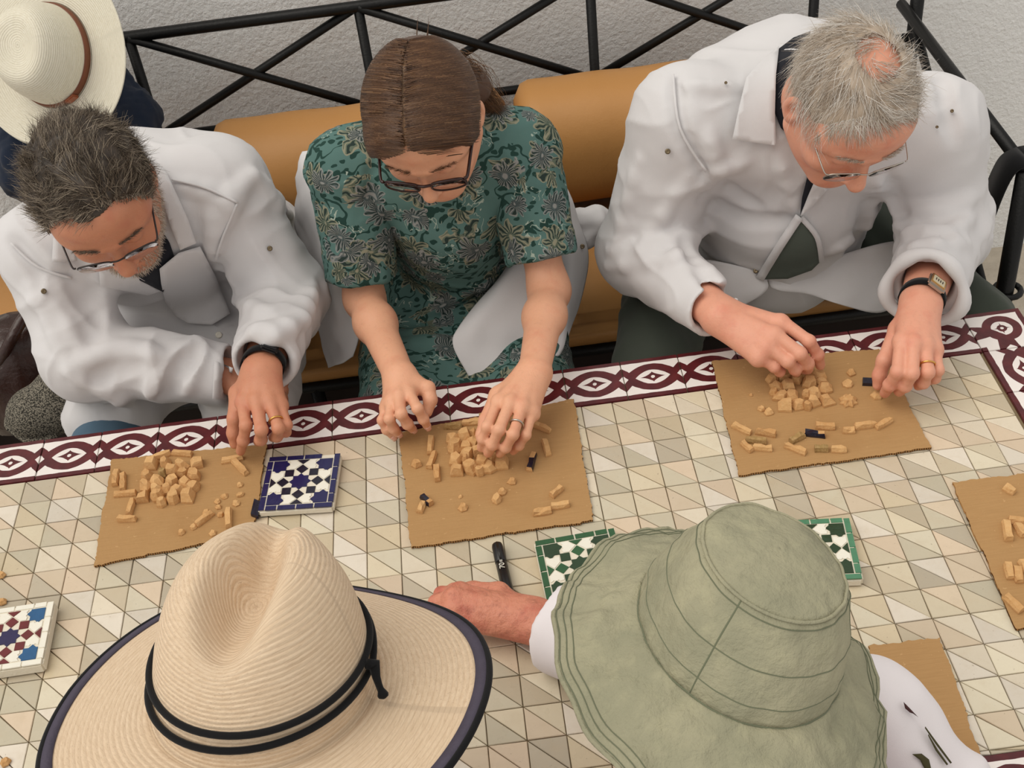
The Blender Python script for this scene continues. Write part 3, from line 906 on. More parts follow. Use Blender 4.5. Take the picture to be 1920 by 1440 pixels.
# --- sheet at the right edge
G = 'loose clay strips on the sheet at the right edge'
for x, y, a, l, t in [(1840, 352, 30, 66, 'clay block at the top of the sheet cut by the right edge'), (1828, 585, 80, 108, 'upright clay strip at the left of the right-edge group'), (1880, 528, 8, 100, 'level clay strip topping the right-edge group'), (1902, 580, 60, 80, 'slanting clay strip leaning in the right-edge group'), (1838, 812, 80, 82, 'left of two upright clay blocks near the right edge'), (1890, 832, 82, 84, 'right of two upright clay blocks near the right edge'), (1925, 785, 60, 70, 'clay strip half cut off by the right edge'), (1862, 992, 44, 128, 'long diagonal clay strip lowest on the right-edge sheet')]:
    X_, Y_ = cr(1280, 800, 3, x, y); stick(X_, Y_, a, l / 3, t, G, 18)
for x, y, t in [(2, 1077, 'clay chip at the left edge, upper of two on bare tiles'), (3, 1128, 'clay chip at the left edge, lower of two on bare tiles'), (9, 1428, 'reddish clay chip in the bottom left corner')]:
    q = pz(x, y, TZ + .004)
    tag(facet('clay_chip', ngon(6, .007), .006, .6, MAT['clay'], (q[0], q[1], TZ + .0015), 0), t, 'clay piece')
# glazed slips
def slip(pix, label, mat):
    C = np.array([pz(x, y, CZ + .004) for x, y in pix])[:, :2]; c = C.mean(0)
    C = ccw4(C - c)
    o = facet('glazed_slip', C, .006, .96, MAT[mat], (c[0], c[1], CZ), 0, jit=.01)
    return tag(o, label, 'tile piece')
def ccw4(C):
    s = sum(C[i][0] * C[(i + 1) % len(C)][1] - C[(i + 1) % len(C)][0] * C[i][1] for i in range(len(C)))
    return C if s > 0 else C[::-1]
slip([(477, 936), (489, 941), (484, 970), (470, 965)], 'dark blue glazed slip between cardboard and blue sample tile', 'gdark')
slip([(1617, 709), (1642, 710), (1641, 721), (1617, 720)], 'dark blue glazed slip touching the grey-haired man\'s fingers', 'gdark')

# ================================================================== sample mosaic panels
def panel(center, size, rz, label, th, sc, frame, mats):
    """zellige sample: plaster block, glazed pieces each its own part"""
    root = tag(empty('mosaic_sample', (center[0], center[1], TZ + .0012), rz), label, 'mosaic tile', 'finished zellige sample tiles')
    S = size
    bm = bmesh.new(); bx(bm, (0, 0, th / 2), (S, S, th), bev=.003); bmobj('plaster_base', bm, MAT['plaster'], root)
    def piece(P, mat, z=th, hh=.0012):
        P = ccw4(np.asarray(P, float) * S); n = len(P); c = P.mean(0)
        T = c + (P - c) * (1 - .0005 / (np.abs(P - c).max() + 1e-9))
        V = np.concatenate([np.c_[P, np.full(n, z - .0006)], np.c_[T, np.full(n, z + hh + prng.normal(0, .00012))]])
        F = [tuple(range(n, 2 * n)), tuple(range(n - 1, -1, -1))] + [(k, (k + 1) % n, n + (k + 1) % n, n + k) for k in range(n)]
        return mobj('glazed_piece', V, F, MAT[mat], root, False)
    def clipsq(P, L):
        for ax in (0, 1):
            for sg in (1, -1):
                out = []
                for i in range(len(P)):
                    a, b = P[i], P[(i + 1) % len(P)]
                    ia, ib = a[ax] * sg <= L, b[ax] * sg <= L
                    if ia: out.append(a)
                    if ia != ib:
                        t = (L * sg - a[ax]) / (b[ax] - a[ax]); out.append(a + (b - a) * t)
                P = out
                if len(P) < 3: return None
        return P
    L = .405
    def star(c, R, r, mat):
        a = np.arange(16) * PI / 8; rr = np.where(np.arange(16) % 2 == 0, R, r)
        P = clipsq(list(np.c_[c[0] + rr * np.cos(a), c[1] + rr * np.sin(a)]), L)
        if P is not None: piece(P, mat)
    for sx in (-1, 1):
        for sy in (-1, 1):
            star((sx * .335, sy * .335), .165, .125, mats['corner'])
            P = np.array([(-.062, -.062), (.062, -.062), (.062, .062), (-.062, .062)])
            piece(P + (sx * .165, sy * .165), mats['sq'])
    star((0, 0), .15, .112, mats['star'])
    for k in range(4):
        Rm = np.array([[math.cos(k * PI / 2), -math.sin(k * PI / 2)], [math.sin(k * PI / 2), math.cos(k * PI / 2)]])
        piece((np.array([(0, .085), (.085, 0), (0, -.085), (-.085, 0)]) + (0, .232)) @ Rm.T, mats['dia'])
        piece(np.array([(-.085, L), (.085, L), (0, .325)]) @ Rm.T, mats['dia'])
        for sx in (-1, 1):
            H = np.array([(.012, .320), (.095, .245), (.10, .235), (.178, .235), (.188, .285), (.165, .300), (.185, .335), (.165, .362), (.19, .40), (.1, .402)]) * (sx, 1)
            piece(H @ Rm.T, mats['heart'])
    # frame strips, a few per side
    for k in range(4):
        Rm = np.array([[math.cos(k * PI / 2), -math.sin(k * PI / 2)], [math.sin(k * PI / 2), math.cos(k * PI / 2)]])
        e = [-.49, -.24, .0, .25, .41]
        for i, (a, b) in enumerate(zip(e[:-1], e[1:])):
            if frame == 'gblue' and k == 0 and i == 3: continue
            piece(np.array([(a + .006, .418), (b - .006, .418), (b - .006, .492), (a + .006, .492)]) @ Rm.T, frame)
    return root
panel((-.250, .200), .116, -.10, 'blue and white star mosaic sample tile beside the bearded man\'s cardboard', .014, 1, 'gblue', dict(corner='gblue', sq='gdark', star='gblue', dia='gdark', heart='gwhite'))
panel((-.652, -.036), .112, .02, 'white framed mosaic sample with maroon squares at the left edge', .019, 1, 'gwhite', dict(corner='gteal', sq='gmar', star='gstar', dia='gmar', heart='gwhite'))
panel((.155, -.040), .118, .05, 'dark green and white mosaic sample left of the green hat', .012, 1, 'ggreen', dict(corner='gdgreen', sq='gdgreen', star='gdgreen', dia='ggreen', heart='gwhite'))
panel((.478, -.072), .112, -.12, 'light green framed mosaic sample right of the green hat', .016, 1, 'ggreenl', dict(corner='gdgreen', sq='gdgreen', star='gwhite', dia='gdgreen', heart='gwhite'))

# ------------------------------------------------------------------ marker pen
a, b = pz(932, 1022, TZ + .011), pz(962, 1150, TZ + .011)
ax = unit(b - a); Lp = np.linalg.norm(b - a)
pen = tag(empty('marker_pen', tuple((a + b) / 2)), 'black marker pen with white lettering by the hairy hand', 'pen')
c0 = (a + b) / 2
def ppart(name, P, r, mat, n=16): return tobj(name, np.asarray(P) - c0, r, MAT[mat], pen, n)
ppart('cap', [a - ax * .002, a, a + ax * .004, a + ax * .034, a + ax * .035], [.004, .0075, .0082, .0086, .008], 'blackplastic')
ppart('clip', [a + ax * .002 + (0, 0, .0085), a + ax * .02 + (0, 0, .0105), a + ax * .034 + (0, 0, .0095)], [.0016, .002, .0015], 'blackplastic', 8)
ppart('barrel', [a + ax * .035, a + ax * .036, b, b + ax * .002], [.006, .0082, .0082, .006], 'blackplastic')
def pen_text(txt, s, sz):
    cu = bpy.data.curves.new('lettering', 'FONT'); cu.body = txt; cu.size = sz; cu.extrude = .0001; cu.align_x = 'CENTER'; cu.align_y = 'CENTER'
    o = bpy.data.objects.new('lettering', cu); COL.objects.link(o)
    dg = bpy.context.evaluated_depsgraph_get(); me = bpy.data.meshes.new_from_object(o.evaluated_get(dg))
    bpy.data.objects.remove(o)
    me.materials.append(MAT['gwhite'])
    q = link(bpy.data.objects.new('lettering', me), pen)
    q.location = tuple(a + ax * s + (0, 0, .0087) - c0); q.rotation_euler = (0, 0, math.atan2(ax[1], ax[0]) + PI)
    return q
pen_text('70', .047, .011)
pen_text('III', .038, .006)
# ================================================================== people: tools
from mathutils.geometry import delaunay_2d_cdt
def vhit(vol, px, t0=.5, t1=3.2, step=.0025, level=0.0):
    """first surface point of a volume along the sight line of each photo pixel"""
    px = np.asarray(px, float).reshape(-1, 2)
    D = np.stack([(px[:, 0] - 960) / CF, (px[:, 1] - 720) / CF, np.ones(len(px))], 1) @ CR
    ts = np.arange(t0, t1, step)
    out = np.full(len(px), np.nan)
    for i in range(len(px)):
        P = CC + ts[:, None] * D[i]
        g = (P - vol.lo) / vol.h
        ok = ((g >= 0) & (g < vol.n - 1)).all(1)
        if not ok.any(): continue
        j = np.nonzero(ok)[0]; g = g[j]; b = g.astype(int); f = g - b
        val = np.zeros(len(j))
        for dx in (0, 1):
            for dy in (0, 1):
                for dz in (0, 1):
                    w = (f[:, 0] if dx else 1 - f[:, 0]) * (f[:, 1] if dy else 1 - f[:, 1]) * (f[:, 2] if dz else 1 - f[:, 2])
                    val += w * vol.F[b[:, 0] + dx, b[:, 1] + dy, b[:, 2] + dz]
        k = np.nonzero(val < level)[0]
        if len(k):
            q = k[0]; t = ts[j[q]]
            if q > 0: t -= step * (level - val[q]) / (val[q - 1] - val[q] + 1e-9)
            out[i] = t
    bad = np.isnan(out)
    if bad.all(): raise RuntimeError('no hit')
    if bad.any():
        for i in np.nonzero(bad)[0]:
            d = np.hypot(*(px[~bad] - px[i]).T); n = np.argsort(d)[:4]
            out[i] = out[~bad][n].mean()
    return CC + out[:, None] * D, D / np.linalg.norm(D, axis=1)[:, None]
def patch(name, vol, poly, mat, parent, off=.004, thk=.004, step=9, smooth=3, round_=0, bulge=0.0):
    """piece of cloth lying on the surface of a volume, outline given in photo pixels"""
    P = np.asarray(poly, float)
    if round_: P = catmull(P, round_, True)
    B = []
    for i in range(len(P)):
        a, b = P[i], P[(i + 1) % len(P)]; n = max(1, int(np.hypot(*(b - a)) / step))
        B += [a + (b - a) * k / n for k in range(n)]
    nb = len(B)
    lo, hi = P.min(0), P.max(0)
    I = []
    for yy in np.arange(lo[1] + step / 2, hi[1], step):
        for xx in np.arange(lo[0] + step / 2, hi[0], step):
            if inpoly(xx, yy, B) and min(np.hypot(b[0] - xx, b[1] - yy) for b in B) > step * .55: I.append((xx, yy))
    pts = [Vector((float(p[0]), float(p[1]))) for p in B + I]
    vs, es, fs = delaunay_2d_cdt(pts, [], [list(range(nb))], 1, 1e-4)[:3]
    px = np.array([(v.x, v.y) for v in vs]); F = [tuple(f) for f in fs]
    H, D = vhit(vol, px)
    t = ((H - CC) * D).sum(1)
    nbm = [set() for _ in px]
    for f in F:
        for k in range(len(f)): nbm[f[k]].update((f[k - 1], f[(k + 1) % len(f)]))
    for _ in range(smooth):
        t2 = np.array([t[list(s)].mean() if s else t[i] for i, s in enumerate(nbm)])
        t = np.minimum(t, .5 * t + .5 * t2)
    if bulge:
        dist = np.array([min(np.hypot(b[0] - q[0], b[1] - q[1]) for b in B) for q in px])
        t = t - bulge * np.sin(np.clip(dist / (dist.max() + 1e-9), 0, 1) * PI / 2)
    top = CC + (t - off)[:, None] * D; bot = CC + (t - off + thk)[:, None] * D
    n = len(px)
    V = np.concatenate([top, bot])
    FF = []
    for f in F:
        a, b, c = (top[k] for k in f[:3])
        if np.cross(b - a, c - a) @ D[f[0]] > 0: f = f[::-1]
        FF.append(f); FF.append(tuple(k + n for k in f[::-1]))
    from collections import Counter
    ec = Counter()
    for f in F:
        for k in range(len(f)): ec[frozenset((f[k], f[(k + 1) % len(f)]))] += 1
    for e, c in ec.items():
        if c == 1:
            a, b = tuple(e); FF.append((a, b, b + n, a + n))
    o = mobj(name, V, FF, mat, parent)
    bm = bmesh.new(); bm.from_mesh(o.data); bmesh.ops.recalc_face_normals(bm, faces=bm.faces); bm.to_mesh(o.data); bm.free()
    return o
def strip(name, vol, pts, mat, parent, w=3.5, off=.007, thk=.003):
    """narrow stitched band along a photo-pixel line on the cloth"""
    P = catmull(np.asarray(pts, float), 5); T = np.gradient(P, axis=0); T /= np.linalg.norm(T, axis=1)[:, None]
    Nn = np.stack([-T[:, 1], T[:, 0]], 1) * w / 2
    return patch(name, vol, list(P + Nn) + list((P - Nn)[::-1]), mat, parent, off, thk, 14, 2)
def pix_fold(vol, a, b, r=.008, depth=0.0, op='add', k=.018, n=4, bow=None):
    """soft ridge (or groove) along a photo-pixel line on a cloth volume"""
    pts = np.array([a, b], float) if bow is None else np.array([a, bow, b], float)
    pts = catmull(pts, n)
    H, D = vhit(vol, pts)
    H = H + D * depth
    m_ = len(H)
    for i in range(m_ - 1):
        w = lambda j: r * (.55 + .45 * math.sin(PI * j / (m_ - 1)))
        vol.cap(H[i], H[i + 1], w(i), w(i + 1), k, op)
def stud(px, vol, parent, r=.0045, mat='brass', name='snap_button', off=.006):
    H, D = vhit(vol, [px]); c = H[0] - D[0] * off
    n = -D[0]; s = unit(np.cross(n, (0, 0, 1))); w = np.cross(n, s)
    V = []; F = []
    for ring, (rr, hh) in enumerate([(r, -.002), (r, .0012), (r * .75, .0022), (r * .35, .0012)]):
        for k in range(14):
            a = 2 * PI * k / 14; V.append(c + rr * (math.cos(a) * s + math.sin(a) * w) + n * hh)
    for i in range(3):
        for k in range(14):
            l = (k + 1) % 14; F.append((i * 14 + k, i * 14 + l, (i + 1) * 14 + l, (i + 1) * 14 + k))
    F.append(tuple(42 + k for k in range(14)))
    return mobj(name, V, F, MAT[mat], parent)
def sheet(name, G, mat, parent, nu=8, nv=8, thk=.003, wav=0.0, wl=.05, seed=1, stretch=(1, 1, 1)):
    """draped cloth from a grid of control points (rows of 3-D points)"""
    G = [catmull(np.asarray(r, float), nu) for r in G]
    G = np.array(G)
    A = np.stack([catmull(G[:, j], nv) for j in range(G.shape[1])], 1)
    n, m_ = A.shape[:2]
    V = A.reshape(-1, 3)
    Q = np.array([(i * m_ + j, i * m_ + j + 1, (i + 1) * m_ + j + 1, (i + 1) * m_ + j) for i in range(n - 1) for j in range(m_ - 1)])
    N = vnormals(V, Q)
    if wav: V = V + N * (Waves(seed, wl, 8, stretch)(V) * wav)[:, None]
    view = CC - V
    if (N * view).sum() < 0: N = -N; Q = Q[:, ::-1]
    o = mobj(name, V, Q, mat, parent)
    md = o.modifiers.new('thickness', 'SOLIDIFY'); md.thickness = thk; md.offset = -1
    return o

# ------------------------------------------------------------------ head
def head_vol(opt):
    v = Vol((-.105, -.135, -.19), (.105, .145, .145), .0024)
    w = opt.get('wide', 1.0)
    v.ell((0, -.012, .035), (.077 * w, .097, .088), k=0)
    v.ell((0, .026, -.028), (.066 * w, .062, .082), k=.03)
    for s in (-1, 1):
        v.cap((s * .054 * w, -.005, -.055), (s * .02, .064, -.096), .022, .020, k=.03)
        v.ell((s * .043 * w, .058, -.024), (.024, .022, .024), k=.022)
        v.cap((s * .047, .070, .029), (s * .012, .085, .026), .010, .011, k=.016)
        v.ell((s * .060 * w, .035, .03), (.015, .03, .03), k=.02)
    v.ell((0, .072, -.094), (.026, .020, .020), k=.02)
    v.ell((0, .060, -.06), (.036, .026, .026), k=.025)
    v.ell((0, .050, .065), (.055 * w, .035, .035), k=.03)
    for s in (-1, 1):
        v.ell((s * .033, .094, .006), (.019, .016, .012), k=.014, op='sub')
        v.ell((s * .032, .074, .006), (.0155, .0125, .0115), k=.004)
    nl = opt.get('nose', 1.0)
    v.cap((0, .083, .018), (0, .100 + .006 * nl, -.026), .0075, .0115 * nl, k=.012)
    v.ell((0, .104 + .005 * nl, -.032), (.0125 * nl, .0115 * nl, .0105 * nl), k=.006)
    for s in (-1, 1):
        v.ell((s * .0125 * nl, .096, -.036), (.0075 * nl, .009, .0075), k=.006)
        v.ell((s * .006, .104, -.044), (.0035, .005, .004), k=.002, op='sub')
    v.cap((-.021, .080, -.060), (.021, .080, -.060), .0052, k=.006)
    v.cap((0, .087, -.059), (0, .087, -.059), .0055, k=.008)
    v.cap((-.017, .079, -.071), (.017, .079, -.071), .0062, k=.006)
    v.cap((-.022, .088, -.0655), (.022, .088, -.0655), .0022, k=.003, op='sub')
    for s in (-1, 1):
        Rm = rotm((0, 0, 1), s * .38)
        c = np.array((s * .081 * w, -.012, -.002))
        v.ell(c, (.007, .018, .031), Rm, k=.006)
        v.ell(c + Rm @ np.array((s * .006, .003, .004)), (.006, .010, .018), Rm, k=.004, op='sub')
        v.ell(c + np.array((-s * .003, .006, -.024)), (.006, .009, .010), Rm, k=.006)
    return v
def place(V, Q, pos):
    return V @ np.asarray(Q).T + np.asarray(pos)
def frame_of(fwd, up):
    f = unit(fwd); u = np.asarray(up, float); u = unit(u - f * (u @ f)); r = np.cross(f, u)
    return np.stack([r, f, u], 1)          # columns right, forward, up
def strands(paths, rad, seedshade):
    """paths (n,k,3) -> tapered 3-sided hair strands; returns V,F,shade"""
    n, k, _ = paths.shape
    T = np.gradient(paths, axis=1); T /= np.linalg.norm(T, axis=2)[..., None] + 1e-9
    ref = np.random.RandomState(3).normal(size=(n, 1, 3))
    A = np.cross(T, ref); A /= np.linalg.norm(A, axis=2)[..., None] + 1e-9
    Bn = np.cross(T, A)
    taper = np.linspace(1, .15, k)[None, :, None] * (rad if np.isscalar(rad) else np.asarray(rad)[:, None, None])
    V = np.stack([paths + taper * (math.cos(a) * A + math.sin(a) * Bn) for a in (0, 2.094, 4.189)], 2)   # n,k,3,3
    base = (np.arange(n) * k * 3)[:, None, None]
    i = np.arange(k - 1)[None, :, None]; j = np.arange(3)[None, None, :]; j2 = (j + 1) % 3
    F = np.stack([base + i * 3 + j, base + i * 3 + j2, base + (i + 1) * 3 + j2, base + (i + 1) * 3 + j], -1).reshape(-1, 4)
    return V.reshape(-1, 3), F, np.repeat(seedshade, k * 3)
def hair_obj(name, parts, mat, parent):
    Vs, Fs, Ss, off = [], [], [], 0
    for V, F, s in parts:
        Vs.append(V); Fs.append(F + off); Ss.append(s); off += len(V)
    o = mobj(name, np.concatenate(Vs), np.concatenate(Fs), mat, parent)
    a = o.data.attributes.new('shade', 'FLOAT', 'POINT'); a.data.foreach_set('value', np.concatenate(Ss).astype(np.float32))
    return o
HC = np.array((0, -.012, .035)); HR = np.array((.077, .097, .088))
def ell_proj(P, grow):
    q = (P - HC) / (HR + grow); q /= np.linalg.norm(q, axis=-1)[..., None] + 1e-9
    return HC + q * (HR + grow), unit_rows(q / (HR + grow))
def unit_rows(a): return a / (np.linalg.norm(a, axis=-1)[..., None] + 1e-9)
def hairline(P, front=.088, temple=.035, side=-.005, nape=-.075):
    """height below which there is no hair, by how far forward the point is"""
    y = P[..., 1]; x = np.abs(P[..., 0])
    z = np.interp(y, [-.11, -.045, -.02, .012, .030, .055, .075, .1], [nape, nape, .012, side, .02, temple + .02, front, front])
    return z
def glasses(Q, pos, parent, kind):
    g = link(bpy.data.objects.new('glasses', None), parent); g.empty_display_size = .02
    rim = MAT[{'semi': 'rimdark', 'full': 'rimtort', 'wire': 'silver'}[kind]]
    th = {'semi': .0014, 'full': .0024, 'wire': .0011}[kind]
    def W(P): return place(np.asarray(P, float), Q, pos)
    zc, hx, hz = .001, .0265, {'semi': .0155, 'full': .0175, 'wire': .0165}[kind]
    for s in (-1, 1):
        cx = s * .0365
        pts = []
        for k in range(32):
            a = 2 * PI * k / 32; ca, sa = math.cos(a), math.sin(a)
            x = cx + hx * math.copysign(abs(ca) ** .7, ca); z = zc + hz * math.copysign(abs(sa) ** .7, sa)
            pts.append((x, .106 - 1.9 * x * x, z))
        if kind == 'semi':
            top = [p for p in pts if p[2] > zc + hz * .1]
            top.sort(key=lambda p: p[0]); tobj('rim', W(top), th, rim, g, 6)
        else:
            tobj('rim', W(pts), th, rim, g, 6, True)
        V = W([(cx, .1065 - 1.9 * cx * cx, zc)] + pts); V2 = V + Q[:, 1] * .0012
        n = len(V)
        F = [(0, 1 + k, 1 + (k + 1) % 32) for k in range(32)]
        F2 = F + [tuple(i + n for i in f[::-1]) for f in F] + [(1 + k, 1 + n + k, 1 + n + (k + 1) % 32, 1 + (k + 1) % 32) for k in range(32)]
        mobj('lens', np.concatenate([V, V2]), F2, MAT['lens'], g)
        arm = [(s * .063, .0985, zc + hz * .7), (s * .068, .094, .013), (s * .072, .06, .013), (s * .0785, .0, .012), (s * .080, -.02, .008), (s * .078, -.03, -.012)]
        tobj('temple_arm', W(catmull(arm, 5)), th * 1.05, rim, g, 6)
    br = [(-.011, .1058, zc + hz * .45), (0, .1085, zc + hz * .62), (.011, .1058, zc + hz * .45)]
    tobj('bridge', W(catmull(br, 5)), th, rim, g, 6)
    return g

# ------------------------------------------------------------------ arm with hand
def PW(p):
    return pz(*p) if len(p) == 3 else np.asarray(p[0], float)
def finger_pts(mcp, pip, dip, tip):
    return [mcp, pip, dip, tip]
def arm_vol(elbow, wrist, mcps, fingers, thumb, rw=.027, re=.042, fr=.0092, h=.0022, up=(0, 0, 1), palm_t=.0125, shoulder=None, rs=.044):
    pts = [np.asarray(elbow), np.asarray(wrist)] + [np.asarray(q) for f in fingers for q in f] + [np.asarray(q) for q in thumb]
    if shoulder is not None: pts.append(np.asarray(shoulder))
    lo = np.min(pts, 0) - .06; hi = np.max(pts, 0) + .06
    v = Vol(lo, hi, h)
    el, wr = np.asarray(elbow, float), np.asarray(wrist, float)
    ax = unit(wr - el); upv = unit(np.asarray(up) - ax * (np.asarray(up) @ ax))
    mid = el + (wr - el) * .34
    if shoulder is not None: v.cap(shoulder, el, rs, re * .97, k=.02)
    v.cap(el, mid, re, re, k=.03)
    v.cap(mid, wr, re, rw * 1.02, k=.03, flat=(upv, .84))
    M_ = [np.asarray(m_) for m_ in mcps]
    cen = sum(M_) / 4
    # palm: fan of capsules from the wrist, thick at the heel
    for i, m_ in enumerate(M_):
        st = wr + (m_ - cen) * .42
        v.cap(st - upv * .003, m_ - upv * .004, palm_t * 1.25, palm_t * .92, k=.016)
    for i in range(3):
        v.cap(M_[i] - upv * .005, M_[i + 1] - upv * .005, palm_t * .8, palm_t * .8, k=.010)
    v.cap(wr + (cen - wr) * .25 - upv * .008, wr + (cen - wr) * .85 - upv * .008, palm_t * 1.3, palm_t * 1.0, k=.016)
    # tendons / knuckles
    for m_ in M_:
        v.ell(m_, (.0095, .0095, .0088), k=.008)
        v.cap(wr + (m_ - wr) * .35 + upv * .0085, m_ + upv * .0042, .0030, .0036, k=.009)
    sc = [1.0, 1.04, .98, .86]
    for i, f in enumerate(fingers):
        r = fr * sc[i]
        P = [np.asarray(q) for q in f]
        v.cap(P[0], P[1], r * 1.10, r * 1.0, k=.0045)
        for j in range(1, len(P) - 1):
            v.cap(P[j], P[j + 1], r * (1.02 - .08 * (j - 1)), r * (.92 - .1 * (j - 1)), k=.003)
            v.ell(P[j], (r * 1.07,) * 3, k=.004)
    T = [np.asarray(q) for q in thumb]
    if T:
        v.cap(wr + (T[0] - wr) * .35, T[0], .015, .015, k=.016)
        for j in range(len(T) - 1):
            v.cap(T[j], T[j + 1], [.0145, .0115, .0105][min(j, 2)], [.0115, .0105, .0085][min(j, 2)], k=.006)
    return v
def nails(fingers, up, parent_parts):
    pass
# ================================================================== people
def elbow_fit(S, px, Wr, la=.28, lb=.25):
    d = ray(*px); ts = np.linspace(1.2, 2.6, 1400)
    E = CC + ts[:, None] * d
    e = (np.linalg.norm(E - S, axis=1) - la) ** 2 + (np.linalg.norm(E - Wr, axis=1) - lb) ** 2
    return E[np.argmin(e)]
def torso_vol(v, pelvis, neck, shA, shB, wid, dep, k=.05, ns=7):
    """stack of ellipsoids from the pelvis to between the shoulders; wid/dep sampled bottom to top"""
    pelvis, neck, shA, shB = map(lambda q: np.asarray(q, float), (pelvis, neck, shA, shB))
    mid = (shA + shB) / 2
    a = unit(mid - pelvis); s0 = np.array([1.0, 0, 0]); s1 = unit(shA - shB)
    for t in np.linspace(0, 1, ns):
        s = unit(s0 * (1 - t) + s1 * t * np.sign(s1[0])); s = unit(s - a * (s @ a)); f = np.cross(a, s)
        Rm = np.stack([s, f, a], 1)
        v.ell(pelvis + (mid - pelvis) * t, (np.interp(t, np.linspace(0, 1, len(wid)), wid), np.interp(t, np.linspace(0, 1, len(dep)), dep), .085), Rm, k=k)
    v.cap(shA, shB, dep[-1] * .85, dep[-1] * .85, k=k)
    v.cap(mid, neck, .075, .062, k=.04)
def sleeve(v, S, E, Wc, r0=.070, r1=.060, r2=.050, k=.03, hollow=True, rin=.036):
    S, E, Wc = map(np.asarray, (S, E, Wc))
    v.cap(S, E, r0, r1, k=k); v.cap(E, Wc, r1, r2, k=k)
    if hollow:
        ax = unit(Wc - E)
        v.cutoff(Wc + ax * r2 * .25, ax, r2 * 1.35, r2 * 1.2)     # square off the rounded end
        v.cap(Wc - ax * .030, Wc + ax * .04, rin * .9, rin * 1.08, k=.006, op='sub')
def sleeve_disp(V, S, E, Wc, amp=.006, wl=.035, seed=0, reach=.11):
    """crumple rings gathered about the elbow and along the forearm"""
    S, E, Wc = map(np.asarray, (S, E, Wc)); out = np.zeros(len(V))
    r = np.random.RandomState(seed)
    for (A, B, w0, w1) in ((S, E, .25, 1.0), (E, Wc, 1.0, .35)):
        d = B - A; L = np.linalg.norm(d); ax = d / L
        t = np.clip(((V - A) @ ax) / L, 0, 1); q = V - A - np.outer(t * L, ax); D = np.linalg.norm(q, axis=1)
        ref = unit(np.cross(ax, (0.3, .8, .5))); ref2 = np.cross(ax, ref)
        ang = np.arctan2(q @ ref2, q @ ref)
        ph = t * L / wl * 2 * PI + 1.3 * np.sin(ang + r.uniform(0, 6)) + .8 * np.sin(2 * ang + r.uniform(0, 6) + t * 5)
        rid = 1 - 2 * np.abs(np.sin(ph * .5)); mod = .55 + .45 * np.sin(ang * 1.5 + t * 7 + r.uniform(0, 6))
        wgt = (w0 + (w1 - w0) * t) * np.clip(1.4 - D / reach, 0, 1)
        out += amp * rid * wgt * mod
    return out
def garment(name, v, mat, parent, disp=None, smooth=2):
    V, Q = v.mesh(smooth)
    if disp is not None:
        N = vnormals(V, Q); V = V + N * disp(V)[:, None]
        V = relax(V, Q, 1, .15)
    o = mobj(name, V, Q, mat, parent)
    return o, V, Q
def creases(seed, wl=.10, amp=.004, stretch=(1, 1, 1), sharp=5):
    A, B = Waves(seed, wl, 6, stretch), Waves(seed + 50, wl * .6, 6, stretch)
    def f(V):
        a = np.clip(1 - np.abs(A(V)), 0, 1) ** sharp; b = np.clip(1 - np.abs(B(V)), 0, 1) ** sharp
        m_ = .5 + .5 * np.sin(V @ np.array((17., 11., 13.)) + seed)
        return amp * (a * m_ + .5 * b * (1 - m_)) - amp * .3
    return f
def legs_vol(v, hips, knees, ankles, r=(.085, .066, .045)):
    for H_, K_, A_ in zip(hips, knees, ankles):
        v.cap(H_, K_, r[0], r[1], k=.04); v.cap(K_, A_, r[1], r[2], k=.02)
def person(label, loc):
    return tag(empty('person', loc), label, 'person')
def child(o, root):
    """parent while keeping the world-space mesh in place"""
    o.parent = root; o.matrix_parent_inverse = Matrix.Translation(root.location).inverted()
    return o
def adopt(root):
    for o in list(root.children):
        o.matrix_parent_inverse = Matrix.Translation(root.location).inverted()
def ring_on(A, B, r, mat, parent, name='ring', f=.55, w=.0016):
    A, B = np.asarray(A), np.asarray(B); c = A + (B - A) * f; ax = unit(B - A); s = unit(np.cross(ax, (0, 0, 1))); u = np.cross(ax, s)
    return tobj(name, [c + r * (math.cos(t) * s + math.sin(t) * u) for t in np.linspace(0, 2 * PI, 25)[:-1]], w, MAT[mat], parent, 6, True)
